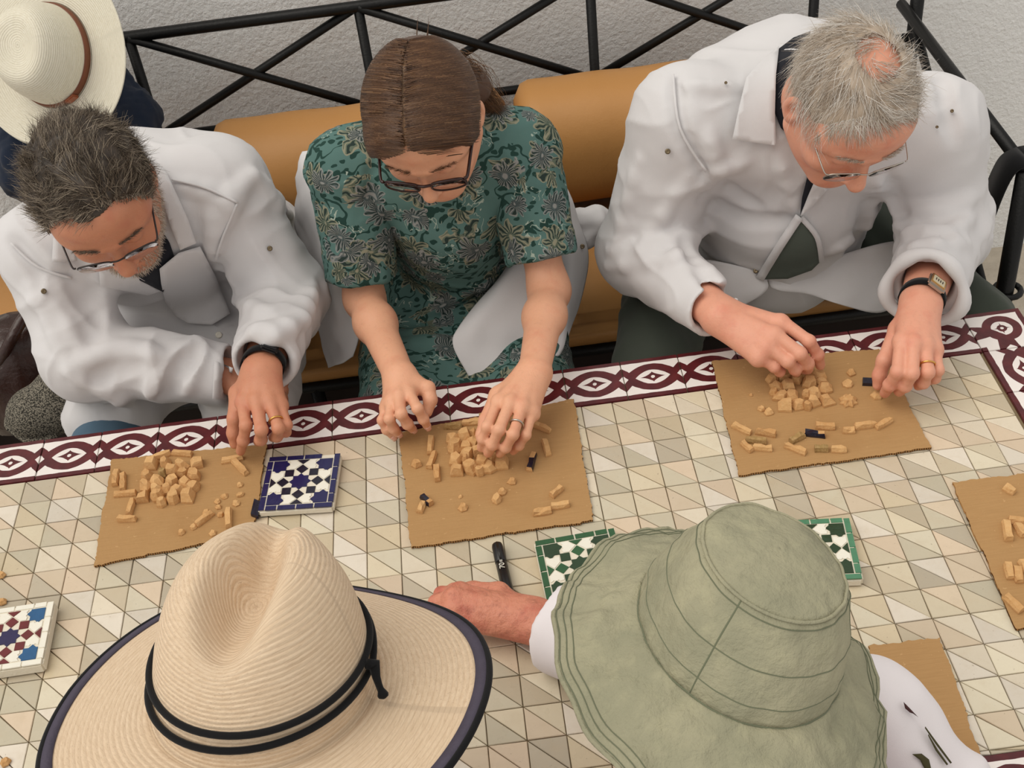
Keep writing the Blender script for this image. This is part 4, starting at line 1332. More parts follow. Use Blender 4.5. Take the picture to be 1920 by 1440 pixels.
def watch(Wr, E, parent, face=True, ang=0.0, r=.031, back=.012, up=(0, 0, 1)):
    Wr, E = np.asarray(Wr), np.asarray(E); ax = unit(Wr - E); u = unit(np.asarray(up) - ax * (np.asarray(up) @ ax)); s = np.cross(ax, u)
    c = Wr - ax * back
    g = link(bpy.data.objects.new('wrist_watch', None), parent); g.empty_display_size = .02
    n = 36; V = []; F = []
    for k in range(n):
        a = 2 * PI * k / n; rad = unit(math.cos(a) * s + math.sin(a) * u * 1.0)
        R_ = r * (1 - .12 * abs(math.sin(a)))
        for dx, dr in ((-.009, 0), (.009, 0), (.009, .0025), (-.009, .0025)):
            V.append(c + rad * (R_ + dr) + ax * dx)
    for k in range(n):
        l = (k + 1) % n
        for i in range(4):
            j = (i + 1) % 4; F.append((4 * k + i, 4 * k + j, 4 * l + j, 4 * l + i))
    mobj('strap', V, F, MAT['black'], g)
    rad = unit(math.cos(ang) * u + math.sin(ang) * s); sd = np.cross(ax, rad)
    pos = c + rad * (r * .93 + .004)
    Mx = Matrix.Identity(4)
    for i in range(3): Mx[i][0] = sd[i]; Mx[i][1] = ax[i]; Mx[i][2] = rad[i]; Mx[i][3] = pos[i]
    def box(name, cc, ss, mat, bev=.001, par=g):
        bm = bmesh.new(); bx(bm, cc, ss, bev=bev); bm.transform(Mx); return bmobj(name, bm, mat, par)
    if face:
        box('case', (0, 0, 0), (.031, .034, .0085), MAT['silver'], .003)
        box('case_ring', (0, 0, .0035), (.026, .027, .003), MAT['gold'], .001)
        box('watch_face', (0, 0, .0050), (.021, .020, .0016), plain('lcd_face', (196, 186, 160), .3))
        for k in range(4): box('digit', (-.006 + k * .004, .0005, .0060), (.0016, .007, .0003), MAT['blackplastic'], 0)
    else:
        box('case', (0, 0, 0), (.028, .032, .007), MAT['blackplastic'], .003)
        box('watch_face', (0, 0, .0038), (.020, .022, .001), plain('dark_glass', (30, 32, 36), .1))
    return g

# ------------------------------------------------------------------ hair styles
def cranium(h=.003, w=1.0):
    v = Vol((-.115, -.135, -.13), (.115, .14, .16), h)
    v.ell(HC, HR * np.array((w, 1, 1)), k=0)
    for q in (-1, 1): v.ell((q * .060 * w, .035, .03), (.015, .03, .03), k=.02)
    v.ell((0, .050, .065), (.055 * w, .035, .035), k=.03)
    return v
CRAN = cranium()
def push_out(P, margin):
    for _ in range(2):
        d = CRAN.at(P); N = unit_rows((P - HC) / HR ** 2)
        P = P + N * np.maximum(0, margin - d)[..., None]
    return P
def cap_mesh(grow, fn, h=.003, noise=.003, seed=1, wl=.03, extra=None, thin=.25):
    v = cranium(h)
    def fat(F, X, Y, Z):
        P = np.stack(np.broadcast_arrays(X, Y, Z), -1)
        return F - grow * np.clip((P[..., 2] - fn(P)) / .028, -.6, 1) * np.interp(P[..., 1], [.005, .06], [1, thin])
    v.field(fat)
    if extra: extra(v)
    def cut(F, X, Y, Z):
        P = np.stack(np.broadcast_arrays(X, Y, Z), -1)
        return np.maximum(F, (fn(P) - P[..., 2]) * .6)
    v.field(cut)
    V, Q = v.mesh(2)
    N = vnormals(V, Q); V = V + N * (Waves(seed, wl, 10)(V) * noise)[:, None]
    return V, Q
def spiky_hair(seed, n, length, fn, lift, flow, rad, grow=.012, shade=(.25, .25), dens=None, droop=.0, clump=0.0, front=1.0):
    r = np.random.RandomState(seed)
    P = r.normal(size=(n * 4, 3)); P = HC + unit_rows(P) * HR
    keep = P[:, 2] > fn(P) + r.normal(0, .004, len(P))
    if dens is not None: keep &= r.uniform(size=len(P)) < dens(P)
    P = P[keep][:n]
    root, N = ell_proj(P, grow * .55)
    fl = flow(P); fl = fl - N * (fl * N).sum(1)[:, None]; fl = unit_rows(fl)
    cl = np.stack([Waves(seed + q, .016, 8)(P) for q in (1, 2, 3)], 1)
    d = unit_rows(N * lift + fl + clump * cl + r.normal(0, .28, P.shape))
    L = length * r.uniform(.6, 1.25, len(P)) * np.interp(P[:, 1], [.03, .065], [1, front])
    k = 5; t = np.linspace(0, 1, k)
    fl2 = unit_rows(fl + clump * 1.2 * cl + r.normal(0, .35, P.shape))
    paths = root[:, None] + d[:, None] * (L[:, None] * t)[..., None] + fl2[:, None] * (L[:, None] * t ** 2 * .55)[..., None] - N[:, None] * (L[:, None] * t ** 2 * droop)[..., None]
    paths = push_out(paths, grow * .3)
    sh = np.clip(r.normal(shade[0], shade[1], len(P)) + .12 * Waves(seed, .03)(P), 0, 1)
    return strands(paths, rad, sh)
# ------------------------------------------------------------------ person 1: bearded man at the left
Q1 = frame_of((.202, -.782, -.589), (-.029, -.606, .795)); H1 = np.array((-.493, .505, 1.074))
man1 = person('seated man with salt-and-pepper hair, glasses and white coat, leaning over', (-.47, .95, .5))
sL, sR = py(412, 352, .69), py(92, 470, .63)
pel, nk = np.array((-.46, .97, .625)), np.array((-.495, .665, .975))
wL = pz(490, 694, .815); eL = elbow_fit(sL, (535, 560), wL, .28, .25)
wR = py(412, 700, .48); eR = py(158, 668, .52)
cz = .735
hand = [[PW(q) for q in f] for f in [
    [(455, 752, .797), (461, 798, .785), (456, 826, .757), (451, 846, .727)],
    [(480, 750, .802), (490, 806, .787), (489, 824, .762), (484, 828, .742)],
    [(505, 751, .799), (522, 803, .784), (519, 818, .760), (511, 820, .742)],
    [(525, 758, .789), (538, 797, .777), (536, 810, .757), (530, 812, .742)]]]
th = [PW(q) for q in [(447, 738, .785), (440, 785, .768), (438, 812, .747), (440, 832, .728)]]
parts = []
hv = head_vol(dict(nose=1.08)); V, Q = hv.mesh(1); parts.append((place(V, Q1, H1), Q))
av = arm_vol(eL, wL, [f[0] for f in hand], hand, th, rw=.029, re=.042); parts.append(av.mesh(1))
Lh1 = hand
# other hand: a loose fist hidden behind the cuff
d = unit(wR - eR)
hR = [[wR + d * .075 + np.array((0, 0, .0)) + np.array((0, -.03 + .02 * i, 0)), wR + d * .105 + np.array((0, -.03 + .02 * i, -.012)), wR + d * .10 + np.array((0, -.03 + .02 * i, -.035)), wR + d * .08 + np.array((0, -.028 + .02 * i, -.04))] for i in range(4)]
parts.append(arm_vol(eR, wR, [f[0] for f in hR], hR, [wR + d * .04 + np.array((0, -.04, -.01)), wR + d * .075 + np.array((0, -.05, -.02)), wR + d * .095 + np.array((0, -.045, -.03))], rw=.029, re=.042, h=.003).mesh(1))
bv = Vol((-.80, .40, .40), (-.15, 1.2, 1.10), .011)
torso_vol(bv, pel, nk, sL, sR, [.13, .13, .14, .13], [.10, .10, .095, .07], k=.04)
bv.cap(nk - np.array((0, -.02, .05)), H1 + Q1 @ np.array((0, -.035, -.06)), .058, .055, k=.03)
parts.append(bv.mesh(2))
V, Q = merge(parts); body = mobj('body', V, Q, MAT['skin1'], man1)
# coat
cv = Vol((-.86, .30, .42), (-.06, 1.22, 1.12), .0050)
torso_vol(cv, pel, nk, sL, sR, [.19, .185, .18, .155], [.155, .15, .130, .095])
cL = eL + (wL - eL) * .86; cR = eR + (wR - eR) * 1.0
sleeve(cv, sL, eL, cL, .082, .070, .056, rin=.040)
sleeve(cv, sR, eR, cR, .082, .074, .054, rin=.040)
cv.cap(py(250, 338, .80), py(400, 342, .80), .095, .090, k=.06)
# skirt of the coat over the lap
for s, yy in ((-1, .555), (1, .53)):
    cv.cap((-.47 + s * .10, .98, .60), (-.50 + s * .125, yy, .605), .105, .088, k=.05)
cv.cap((-.55, .70, .60), (-.40, .70, .60), .09, .09, k=.05)
for a, b, r_, op, bow in [((375, 640), (215, 705), .012, 'add', None), ((375, 645), (285, 735), .011, 'add', (320, 690)), ((380, 650), (345, 735), .010, 'add', None),
                          ((300, 665), (130, 690), .012, 'add', (215, 655)), ((250, 760), (130, 700), .009, 'add', None), ((95, 560), (150, 650), .010, 'add', None), ((60, 540), (120, 660), .009, 'add', None),
                          ((330, 345), (450, 375), .008, 'add', None), ((400, 480), (470, 330), .011, 'add', (420, 400)), ((405, 485), (395, 390), .008, 'add', None), ((560, 430), (480, 330), .010, 'add', None),
                          ((440, 560), (580, 560), .011, 'add', (510, 590)), ((590, 540), (470, 620), .010, 'add', (540, 610)), ((585, 590), (500, 640), .009, 'add', None),
                          ((190, 570), (130, 470), .007, 'sub', None), ((405, 490), (440, 600), .009, 'sub', None), ((375, 640), (330, 700), .008, 'sub', None), ((360, 660), (310, 745), .007, 'sub', None), ((260, 690), (180, 712), .008, 'sub', None),
                          ((20, 450), (130, 520), .006, 'sub', (75, 510)), ((130, 520), (190, 600), .007, 'sub', None)]:
    pix_fold(cv, a, b, r_, .004 if op == 'add' else -.002, op, .02, bow=bow)
W1 = Waves(3, .075, 12); W2 = Waves(4, .035, 12)
coat, Vc, Qc = garment('coat', cv, MAT['coat'], man1, lambda V: .0020 * W1(V) + creases(101, .20, .006)(V) + sleeve_disp(V, sL, eL, cL, .0050, .055, 1) + sleeve_disp(V, sR, eR, cR, .0070, .065, 2), 1)
patch('shirt', cv, [(300, 425), (318, 455), (330, 490), (306, 548), (262, 526), (256, 512), (285, 492), (298, 455)], MAT['navy'], man1, .008, .002)
patch('lapel', cv, [(185, 502), (188, 536), (220, 543), (277, 554), (302, 546), (258, 518), (227, 506)], MAT['coat'], man1, .013, .005)
patch('lapel', cv, [(299, 504), (335, 474), (375, 462), (405, 520), (432, 588), (397, 609), (353, 606), (328, 592), (310, 567), (302, 532)], MAT['coat'], man1, .018, .006)
patch('collar', cv, [(286, 296), (310, 318), (335, 372), (352, 410), (368, 456), (338, 469), (320, 425), (304, 375), (290, 335)], MAT['coat'], man1, .016, .004)
patch('collar', cv, [(100, 444), (97, 492), (145, 489), (140, 468), (118, 455)], MAT['coat'], man1, .016, .004)
patch('cuff', cv, [(402, 676), (437, 690), (425, 752), (398, 748)], MAT['coat'], man1, .008, .004)
strip('seam', cv, [(322, 336), (385, 352), (446, 380)], MAT['coat'], man1, 5, .006)
strip('seam', cv, [(446, 380), (420, 440), (404, 488)], MAT['coat'], man1, 5, .006)
strip('seam', cv, [(20, 455), (70, 500), (135, 522)], MAT['coat'], man1, 5, .006)
stud((82, 546), cv, man1); stud((506, 466), cv, man1); stud((410, 628), cv, man1, .006, 'gwhite', 'button')
# trousers
tv = Vol((-.78, .30, .04), (-.18, 1.2, .74), .011)
legs_vol(tv, [(-.57, 1.0, .58), (-.37, 1.0, .58)], [(-.63, .44, .585), (-.36, .46, .585)], [(-.62, .50, .10), (-.38, .50, .10)])
tv.ell((-.47, 1.02, .60), (.17, .13, .12), k=.05)
garment('trousers', tv, MAT['denim'], man1)
for x in (-.62, -.38):
    sv = Vol((x - .08, .30, -.01), (x + .08, .62, .16), .008); sv.cap((x, .53, .05), (x, .40, .04), .045, .04, k=.02); sv.cap((x, .50, .05), (x, .50, .12), .045, .045, k=.02)
    sv.field(lambda F, X_, Y_, Z_: np.maximum(F, -(Z_ - .002) + 0 * F)); garment('shoe', sv, MAT['black'], man1)
# hair
fn1 = lambda P: hairline(P, .095, .078, .022, -.08)
V, Q = cap_mesh(.014, fn1, noise=.004, seed=2); sh = np.clip(.16 + .1 * Waves(9, .02)(V), 0, 1)
cp = (V, Q, sh)
def flow1(P): return np.stack([P[:, 0] * 3 + .35 * np.sin(40 * P[:, 1]), -.5 + .7 * np.sin(60 * P[:, 0] + 30 * P[:, 1]), .1 * np.ones(len(P))], 1)
st = spiky_hair(21, 13000, .020, fn1, .75, flow1, .00050, .014, (.50, .26), droop=.15, clump=.8, front=1.0)
st2 = spiky_hair(22, 2600, .024, lambda P: np.maximum(fn1(P), .02), 1.0, flow1, .00060, .014, (.72, .25), droop=.15, clump=.8, front=1.0)
parts_h = [(place(a, Q1, H1), b, c) for a, b, c in (cp, st, st2)]
hair_obj('hair', parts_h, MAT['hair1'], man1)
# beard: short strands on the jaw, moustache, sideburn; eyebrows
def beard(Q_, H_, vol, parent, n=3600, seed=5):
    r = np.random.RandomState(seed)
    V, F = vol.mesh(1); N = vnormals(V, F)
    x, y, z = V.T
    m_ = (z < -.045) & (z > -.125) & (y > -.02) | ((np.abs(x) > .05) & (z < .0) & (z > -.1) & (y > -.0) & (y < .05))
    m_ &= ~((np.abs(x) < .016) & (z > -.075) & (z < -.058) & (y > .07))
    m_ &= ~((z > -.05) & (np.abs(x) < .035))
    idx = np.nonzero(m_)[0]; idx = idx[r.randint(len(idx), size=n)]
    P = V[idx] + r.normal(0, .001, (n, 3)); Nn = N[idx]
    d = unit_rows(Nn * .7 + np.array((0, .25, -.8)) + r.normal(0, .3, (n, 3)))
    t = np.linspace(0, 1, 4); L = .008 * r.uniform(.6, 1.3, n)
    paths = P[:, None] + d[:, None] * (L[:, None] * t)[..., None]
    return strands(paths, .0005, np.clip(r.normal(.62, .25, n), 0, 1))
a, b, c = beard(Q1, H1, hv, man1)
hair_obj('beard', [(place(a, Q1, H1), b, c)], MAT['beard'], man1)
def brows(Q_, H_, mat, parent, n=420, seed=6, sh=.45, z0=.030, dens=1.0):
    r = np.random.RandomState(seed); P = []
    for s in (-1, 1):
        t = r.uniform(0, 1, n // 2)
        x = s * (.014 + .038 * t); z = z0 + .006 - .006 * t + .003 * np.sin(t * 3) + r.normal(0, .0018, n // 2); y = .0965 - 6.5 * (x * x) + r.normal(0, .0008, n // 2)
        P.append(np.stack([x, y, z], 1))
    PP = P
    for P in PP:
        brow_one(P, r, sh, Q_, H_, mat, parent)
def brow_one(P, r, sh, Q_, H_, mat, parent):
    d = unit_rows(np.stack([np.sign(P[:, 0]) * 1.0, np.full(len(P), .2), np.full(len(P), .35)], 1) + r.normal(0, .25, P.shape))
    paths = P[:, None] + d[:, None] * (.008 * np.linspace(0, 1, 4))[None, :, None]
    a, b, c = strands(paths, .00042, np.clip(r.normal(sh, .2, len(P)), 0, 1))
    return hair_obj('eyebrow', [(place(a, Q_, H_), b, c)], mat, parent)
brows(Q1, H1, MAT['hair1'], man1, 240, 6, .5)
glasses(Q1, H1, man1, 'semi')
watch(wL, eL, man1, False, -.5, .034, .018)
ring_on(hand[2][0], hand[2][1], .0105, 'gold', man1, f=.72)
adopt(man1)
for g in [c for c in man1.children if c.type == 'EMPTY']:
    pass
# ------------------------------------------------------------------ person 2: woman in the printed dress
Q2 = frame_of((-.152, -.784, -.602), (-.162, -.581, .797)); H2 = np.array((.019, .55, 1.105))
woman = person('woman with brown hair parted in the middle, dark glasses and green floral dress', (.02, .95, .5))
sR, sL = py(655, 318, .66), py(972, 285, .66)
pel, nk = np.array((.03, .97, .62)), np.array((.03, .70, 1.0))
wR = pz(748, 703, .778); eR = elbow_fit(sR, (683, 560), wR, .27, .235)
wL = pz(1002, 696, .790); eL = elbow_fit(sL, (1030, 545), wL, .27, .235)
hR = [[PW(q) for q in f] for f in [
    [(767, 737, .777), (783, 766, .780), (794, 786, .757), (801, 799, .735)],
    [(748, 742, .779), (752, 776, .778), (764, 795, .752), (774, 805, .728)],
    [(734, 751, .772), (730, 785, .768), (738, 803, .744), (747, 813, .722)],
    [(725, 763, .760), (716, 788, .754), (724, 806, .736), (736, 818, .718)]]]
tR = [PW(q) for q in [(780, 722, .770), (802, 728, .768), (807, 750, .758), (801, 773, .745)]]
hL = [[PW(q) for q in f] for f in [
    [(934, 752, .790), (914, 800, .786), (906, 823, .764), (902, 840, .741)],
    [(957, 754, .796), (936, 806, .789), (923, 834, .763), (915, 850, .737)],
    [(980, 762, .792), (962, 815, .784), (948, 839, .758), (937, 851, .735)],
    [(998, 773, .780), (986, 816, .770), (973, 836, .750), (962, 847, .732)]]]
tL = [PW(q) for q in [(935, 742, .770), (912, 788, .750), (905, 815, .741), (906, 832, .735)]]
parts = []
hv2 = head_vol(dict(nose=.95, wide=.97)); V, Q = hv2.mesh(1); parts.append((place(V, Q2, H2), Q))
for S_, E_, W_, Hn, Tn in ((sR, eR, wR, hR, tR), (sL, eL, wL, hL, tL)):
    a_ = arm_vol(E_, W_, [f[0] for f in Hn], Hn, Tn, rw=.0245, re=.0315, fr=.0083, palm_t=.0110, shoulder=S_, rs=.043, h=.0025)
    parts.append(a_.mesh(1))
bv = Vol((-.35, .40, .40), (.40, 1.2, 1.12), .011)
torso_vol(bv, pel, nk, sL, sR, [.13, .11, .12, .12], [.09, .08, .085, .065], k=.04)
bv.cap(nk - np.array((0, -.02, .05)), H2 + Q2 @ np.array((0, -.035, -.06)), .048, .047, k=.03)
parts.append(bv.mesh(2))
V, Q = merge(parts); mobj('body', V, Q, MAT['skin2'], woman)
# printed dress
def dress_mat():
    m = MB('floral_print_cotton', .85, .2)
    at = m.coord('Object')
    def vm(op, a, b=None):
        n = m.new('ShaderNodeVectorMath'); n.operation = op
        for i, q in enumerate((a, b)):
            if q is None: continue
            if isinstance(q, tuple): n.inputs[i].default_value = q
            else: m.lk(q, n.inputs[i])
        return n.outputs['Value'] if op == 'DOT_PRODUCT' else n.outputs[0]
    nz = m.new('ShaderNodeTexNoise'); nz.inputs['Scale'].default_value = 24; nz.inputs['Detail'].default_value = 2; m.lk(at, nz.inputs['Vector'])
    P = vm('ADD', vm('MULTIPLY', vm('SUBTRACT', nz.outputs['Color'], (.5, .5, .5)), (.035, .035, .035)), at)
    N = m.new('ShaderNodeNewGeometry').outputs['Normal']
    T1 = vm('NORMALIZE', vm('CROSS_PRODUCT', N, (.25, .3, .92))); T2 = vm('CROSS_PRODUCT', N, T1)
    def vor(scale, rnd=1.0, vec=at):
        n = m.new('ShaderNodeTexVoronoi'); n.voronoi_dimensions = '3D'; n.inputs['Scale'].default_value = scale; n.inputs['Randomness'].default_value = rnd
        m.lk(vec, n.inputs['Vector']); return n
    base = m.mix(m.noise(6, 3, .5, at), lin((76, 106, 102)), lin((92, 124, 118)))
    dark = lin((34, 62, 56))
    c = base
    def leaf(rot, st, scale, lim, thr, c, col):
        mp = m.new('ShaderNodeMapping'); m.lk(P, mp.inputs[0]); mp.inputs['Rotation'].default_value = rot; mp.inputs['Scale'].default_value = st
        v1 = vor(scale, 1, mp.outputs[0]); sc1 = m.new('ShaderNodeSeparateColor'); m.lk(v1.outputs['Color'], sc1.inputs[0])
        return m.mix(m.x(v1.outputs['Distance']).lt(lim) * m.x(sc1.outputs[0]).gt(thr), c, col)
    c = leaf((.3, .5, .6), (1, 2.0, 1.2), 48, .34, .35, c, dark)
    c = leaf((.9, -.5, -.8), (1, 2.3, 1.1), 40, .30, .45, c, dark)
    vine = (m.x(m.noise(15, 1, .4, P)) - .5).abs().lt(.012)
    c = m.mix(vine, c, dark)
    vein = (m.x(m.noise(75, 1, .4, P)) - .5).abs().lt(.022) * m.x(m.noise(20, 2, .5, at)).gt(.60)
    c = m.mix(vein, c, lin((158, 172, 160)))
    for scale, rnd, pet, fill, line, thr, seed in ((12.0, .8, 3.5, (100, 106, 88), (148, 144, 122), .42, 0.0), (14.0, .8, 5.5, (88, 94, 96), (146, 146, 142), .40, 3.7)):
        of = vm('ADD', P, (seed, seed * .7, seed * .3))
        n = vor(scale, rnd, of)
        off = vm('SUBTRACT', of, n.outputs['Position'])
        rc = m.new('ShaderNodeSeparateColor'); m.lk(n.outputs['Color'], rc.inputs[0])
        x_ = m.x(vm('DOT_PRODUCT', off, T1)) * scale; y_ = m.x(vm('DOT_PRODUCT', off, T2)) * (scale * 1.2)
        th_ = y_.op('ARCTAN2', x_) + m.x(rc.outputs[2]) * 6.28
        r_ = (x_ * x_ + y_ * y_).sqrt()
        Rr = ((th_ * pet).sin().abs() * .42 + .58) * .40
        on = m.x(rc.outputs[0]).gt(thr)
        inside = r_.lt(Rr) * on
        edge = (r_ - Rr).abs().lt(.016) * on
        rays = (th_ * (pet * 4)).sin().gt(.45) * r_.gt(.07) * inside
        rays2 = (th_ * (pet * 4)).sin().lt(-.72) * r_.gt(.12) * inside
        core = r_.lt(.05) * on
        c = m.mix(inside * .8, c, lin(fill))
        c = m.mix(rays, c, lin((42, 56, 52)))
        c = m.mix(edge.mx(core).mx(rays2) * .8, c, lin(line))
    m.color(c)
    m.bump(m.noise(900, 2), .0004, .5); m.bump(m.noise(14, 3), .005, .3)
    return m.m
MAT['dress'] = dress_mat()
dv = Vol((-.34, .32, .42), (.42, 1.22, 1.13), .0056)
torso_vol(dv, pel, nk, sL, sR, [.165, .15, .165, .140], [.13, .125, .125, .085])
dv.cap((.03, .66, .86), (.03, .78, .68), .105, .11, k=.05)      # bust and belly
hR_, hL_ = sR + (eR - sR) * .78, sL + (eL - sL) * .72
slv = []
for S_, Hm in ((sR, hR_), (sL, hL_)):
    ax = unit(Hm - S_)
    dv.cap(S_, S_ + (Hm - S_) * .3, .060, .054, k=.03)
    q_ = Vol(np.minimum(S_, Hm) - .10, np.maximum(S_, Hm) + .10, .0048)
    q_.cap(S_, Hm, .070, .0625, k=.03)
    q_.cutoff(Hm + ax * .012, ax, .10, .12, .003); q_.cap(Hm - ax * .03, Hm + ax * .08, .049, .052, k=.004, op='sub')
    Vs_, Qs_ = q_.mesh(1); Vs_ = Vs_ + vnormals(Vs_, Qs_) * (.0025 * Waves(14, .06)(Vs_) + creases(115, .08, .003)(Vs_))[:, None]
    rel = Vs_ - S_; t_ = rel @ ax; pe = rel - np.outer(t_, ax); r1_ = unit(np.cross(ax, (0, 1, .3))); r2_ = np.cross(ax, r1_)
    slv.append((Vs_, Qs_, np.stack([np.arctan2(pe @ r2_, pe @ r1_) * .066 + 3 + S_[0], t_, np.zeros(len(t_))], 1)))
for x0, x1 in ((-.06, -.10), (.12, .13)):
    dv.cap((x0, .98, .59), (x1, .47, .585), .098, .078, k=.05)
dv.cap((-.02, .72, .60), (.08, .72, .60), .085, .085, k=.05)
dv.ell((.01, .62, .575), (.17, .20, .075), k=.05)
for a, b, r_, op, bow in [((690, 395), (735, 620), .007, 'sub', (700, 500)), ((960, 400), (940, 520), .007, 'sub', None), ((700, 300), (690, 420), .006, 'sub', None), ((985, 360), (955, 470), .006, 'sub', None),
                          ((740, 610), (860, 590), .006, 'sub', None), ((790, 590), (930, 520), .008, 'add', None), ((720, 480), (760, 570), .008, 'add', None), ((700, 650), (850, 640), .008, 'add', None)]:
    pix_fold(dv, a, b, r_, .003 if op == 'add' else -.001, op, .016, bow=bow)
Wd = Waves(13, .07, 12)
Vd, Qd = dv.mesh(1); Vd = Vd + vnormals(Vd, Qd) * (.0025 * Wd(Vd) + creases(111, .10, .004)(Vd))[:, None]
pa = np.stack([Vd[:, 0] + .25 * np.maximum(0, np.abs(Vd[:, 0] - .02) - .13) * np.sign(Vd[:, 0]), .72 * Vd[:, 2] - .69 * Vd[:, 1], np.zeros(len(Vd))], 1)
pa = np.concatenate([pa] + [q[2] for q in slv]); Vd, Qd = merge([(Vd, Qd)] + [(q[0], q[1]) for q in slv])
dress = mobj('dress', Vd, Qd, MAT['dress'], woman)
a_ = dress.data.attributes.new('pat', 'FLOAT_VECTOR', 'POINT'); a_.data.foreach_set('vector', pa.astype(np.float32).ravel())
# white coat slipped off the shoulders
def S3(rows): return [[py(x, y, Y) for x, y, Y in r] for r in rows]
cl = sheet('coat', S3([[(566, 284, .82), (585, 281, .80), (606, 285, .78), (640, 300, .76)], [(552, 375, .80), (574, 350, .76), (600, 370, .735), (640, 380, .74)], [(556, 440, .78), (580, 450, .73), (605, 455, .70), (650, 470, .72)],
                       [(585, 530, .72), (600, 520, .70), (625, 540, .665), (665, 560, .67)], [(592, 610, .68), (612, 620, .655), (640, 630, .63), (672, 620, .63)], [(615, 690, .63), (628, 685, .615), (645, 680, .60), (662, 668, .60)]]), MAT['coat'], woman, 7, 7, .004, .004, .05, 5, (1, .3, .3))
cr_ = sheet('coat_back', S3([[(1010, 290, .80), (1035, 300, .79), (1050, 318, .79)], [(1020, 370, .76), (1055, 380, .75), (1080, 398, .76)], [(1030, 440, .73), (1075, 450, .71), (1102, 470, .73)], [(1035, 520, .69), (1070, 530, .665), (1096, 540, .69)], [(1030, 600, .64), (1055, 615, .62), (1075, 605, .64)], [(1020, 660, .58), (1045, 668, .57), (1058, 650, .59)]]), MAT['coat'], woman, 7, 7, .004, .003, .05, 6)
fr_ = sheet('coat_front_panel', S3([[(950, 500, .665), (985, 470, .66), (1010, 480, .65), (1060, 500, .66)], [(897, 566, .605), (940, 540, .60), (1000, 545, .595), (1068, 565, .61)], [(858, 612, .555), (905, 600, .55), (980, 610, .55), (1064, 620, .56)], [(850, 650, .525), (900, 655, .52), (975, 655, .52), (1058, 645, .53)], [(884, 714, .485), (925, 703, .484), (972, 690, .486), (1048, 664, .50)]]), MAT['coat'], woman, 7, 7, .004, .003, .06, 7)
cuff_ = Vol((.15, .60, .60), (.50, 1.0, .95), .006)
p0, p1, p2 = py(1088, 415, .78), py(1120, 418, .78), py(1138, 430, .78)
cuff_.chain([p0, p1, p2], [.026, .028, .018], k=.02); cuff_.cap(py(1095, 450, .76), py(1125, 448, .77), .018, .012, k=.02)
garment('coat_sleeve', cuff_, MAT['coat'], woman, lambda V: .004 * Waves(8, .03)(V))
def disc_at(p, r, mat, parent, name):
    n_ = unit(CC - p); s_ = unit(np.cross(n_, (0, 0, 1))); w_ = np.cross(n_, s_)
    V = [p + n_ * h_ + rr * (math.cos(t) * s_ + math.sin(t) * w_) for rr, h_ in ((r, .0), (r, .003), (r * .6, .004), (r * .3, .0028)) for t in np.linspace(0, 2 * PI, 15)[:-1]]
    F = [(i * 14 + k, i * 14 + (k + 1) % 14, (i + 1) * 14 + (k + 1) % 14, (i + 1) * 14 + k) for i in range(3) for k in range(14)] + [tuple(42 + k for k in range(14))]
    return mobj(name, V, F, MAT[mat], parent)
disc_at(py(902, 581, .590), .0045, 'brass', woman, 'snap_button'); disc_at(py(1092, 462, .715), .0045, 'brass', woman, 'snap_button')
# trousers hidden below the hem, lower legs
lv = Vol((-.22, .34, .03), (.28, .64, .66), .011)
for x in (-.09, .12):
    lv.cap((x, .48, .56), (x, .54, .10), .055, .036, k=.02); lv.cap((x, .54, .045), (x, .42, .038), .04, .035, k=.02)
garment('lower_legs', lv, MAT['skin2'], woman)
# hair: parted in the middle, combed to the sides and back, low tail
fn2 = lambda P: np.interp(P[..., 1], [-.12, -.04, -.01, .03, .06, .09], [-.085, -.085, -.03, .010, .085, .108]) - .62 * np.abs(P[..., 0]) * np.clip((P[..., 1] - .01) / .04, 0, 1)
def tail(v):
    v.chain([(-.02, -.08, -.03), (-.045, -.09, -.075), (-.070, -.075, -.115)], [.04, .028, .018], k=.03)
V, Q = cap_mesh(.0095, fn2, noise=.0012, seed=4, extra=tail, thin=.9)
groove = np.exp(-((V[:, 0] - .004) / .004) ** 2) * (V[:, 2] > .06) * (V[:, 1] > -.05)
V[:, 2] -= .0015 * groove
capx = (V, Q, np.clip(.28 + .08 * Waves(2, .03)(V) + .9 * groove, 0, 1))
r = np.random.RandomState(31); n = 11000
s_ = np.sign(r.uniform(-1, 1, n)); y0 = r.uniform(-.085, .088, n); k = 9; t = np.linspace(0, 1, k)[None]
ph0 = r.beta(1.0, 1.6, n)[:, None] * 1.35; ph = ph0 + (np.minimum(1.75, ph0 + r.uniform(.5, 1.0, (n, 1))) - ph0) * t
yy = y0[:, None] - ph * np.interp(y0, [-.02, .05, .08], [.022, .012, .002])[:, None] - ph ** 2 * np.interp(y0, [-.02, .05, .08], [.012, .012, .010])[:, None] + r.normal(0, .001, (n, 1))
b = HR + .0105 + r.uniform(0, .0022, (n, 1, 1))
yl = np.clip((yy - HC[1]) / b[..., 1], -.995, .995); rr = np.sqrt(1 - yl ** 2)
xx = .004 + s_[:, None] * b[..., 0] * rr * np.sin(ph); zz = HC[2] + b[..., 2] * rr * np.cos(ph)
P = np.stack([xx, yy, zz], -1)
good = np.cumprod(P[..., 2] > fn2(P) - .004, axis=1).astype(bool)
good[:, 0] |= False
keep_ = good.sum(1) >= 3; P = P[keep_]; good = good[keep_]
last = good.sum(1) - 1; ii = np.minimum(np.arange(k)[None], last[:, None]); P = np.take_along_axis(P, ii[..., None], 1) + np.arange(k)[None, :, None] * 1e-6
P2_ = push_out(P, .0114); far = np.linalg.norm(P2_ - P, axis=2).max(1) < .016; P = P2_[far]; s0 = np.clip(r.normal(.48, .22, len(P)) + .12 * np.sin(P[:, 0, 1] * 300), 0, 1)
stA = strands(P, .00062, s0)
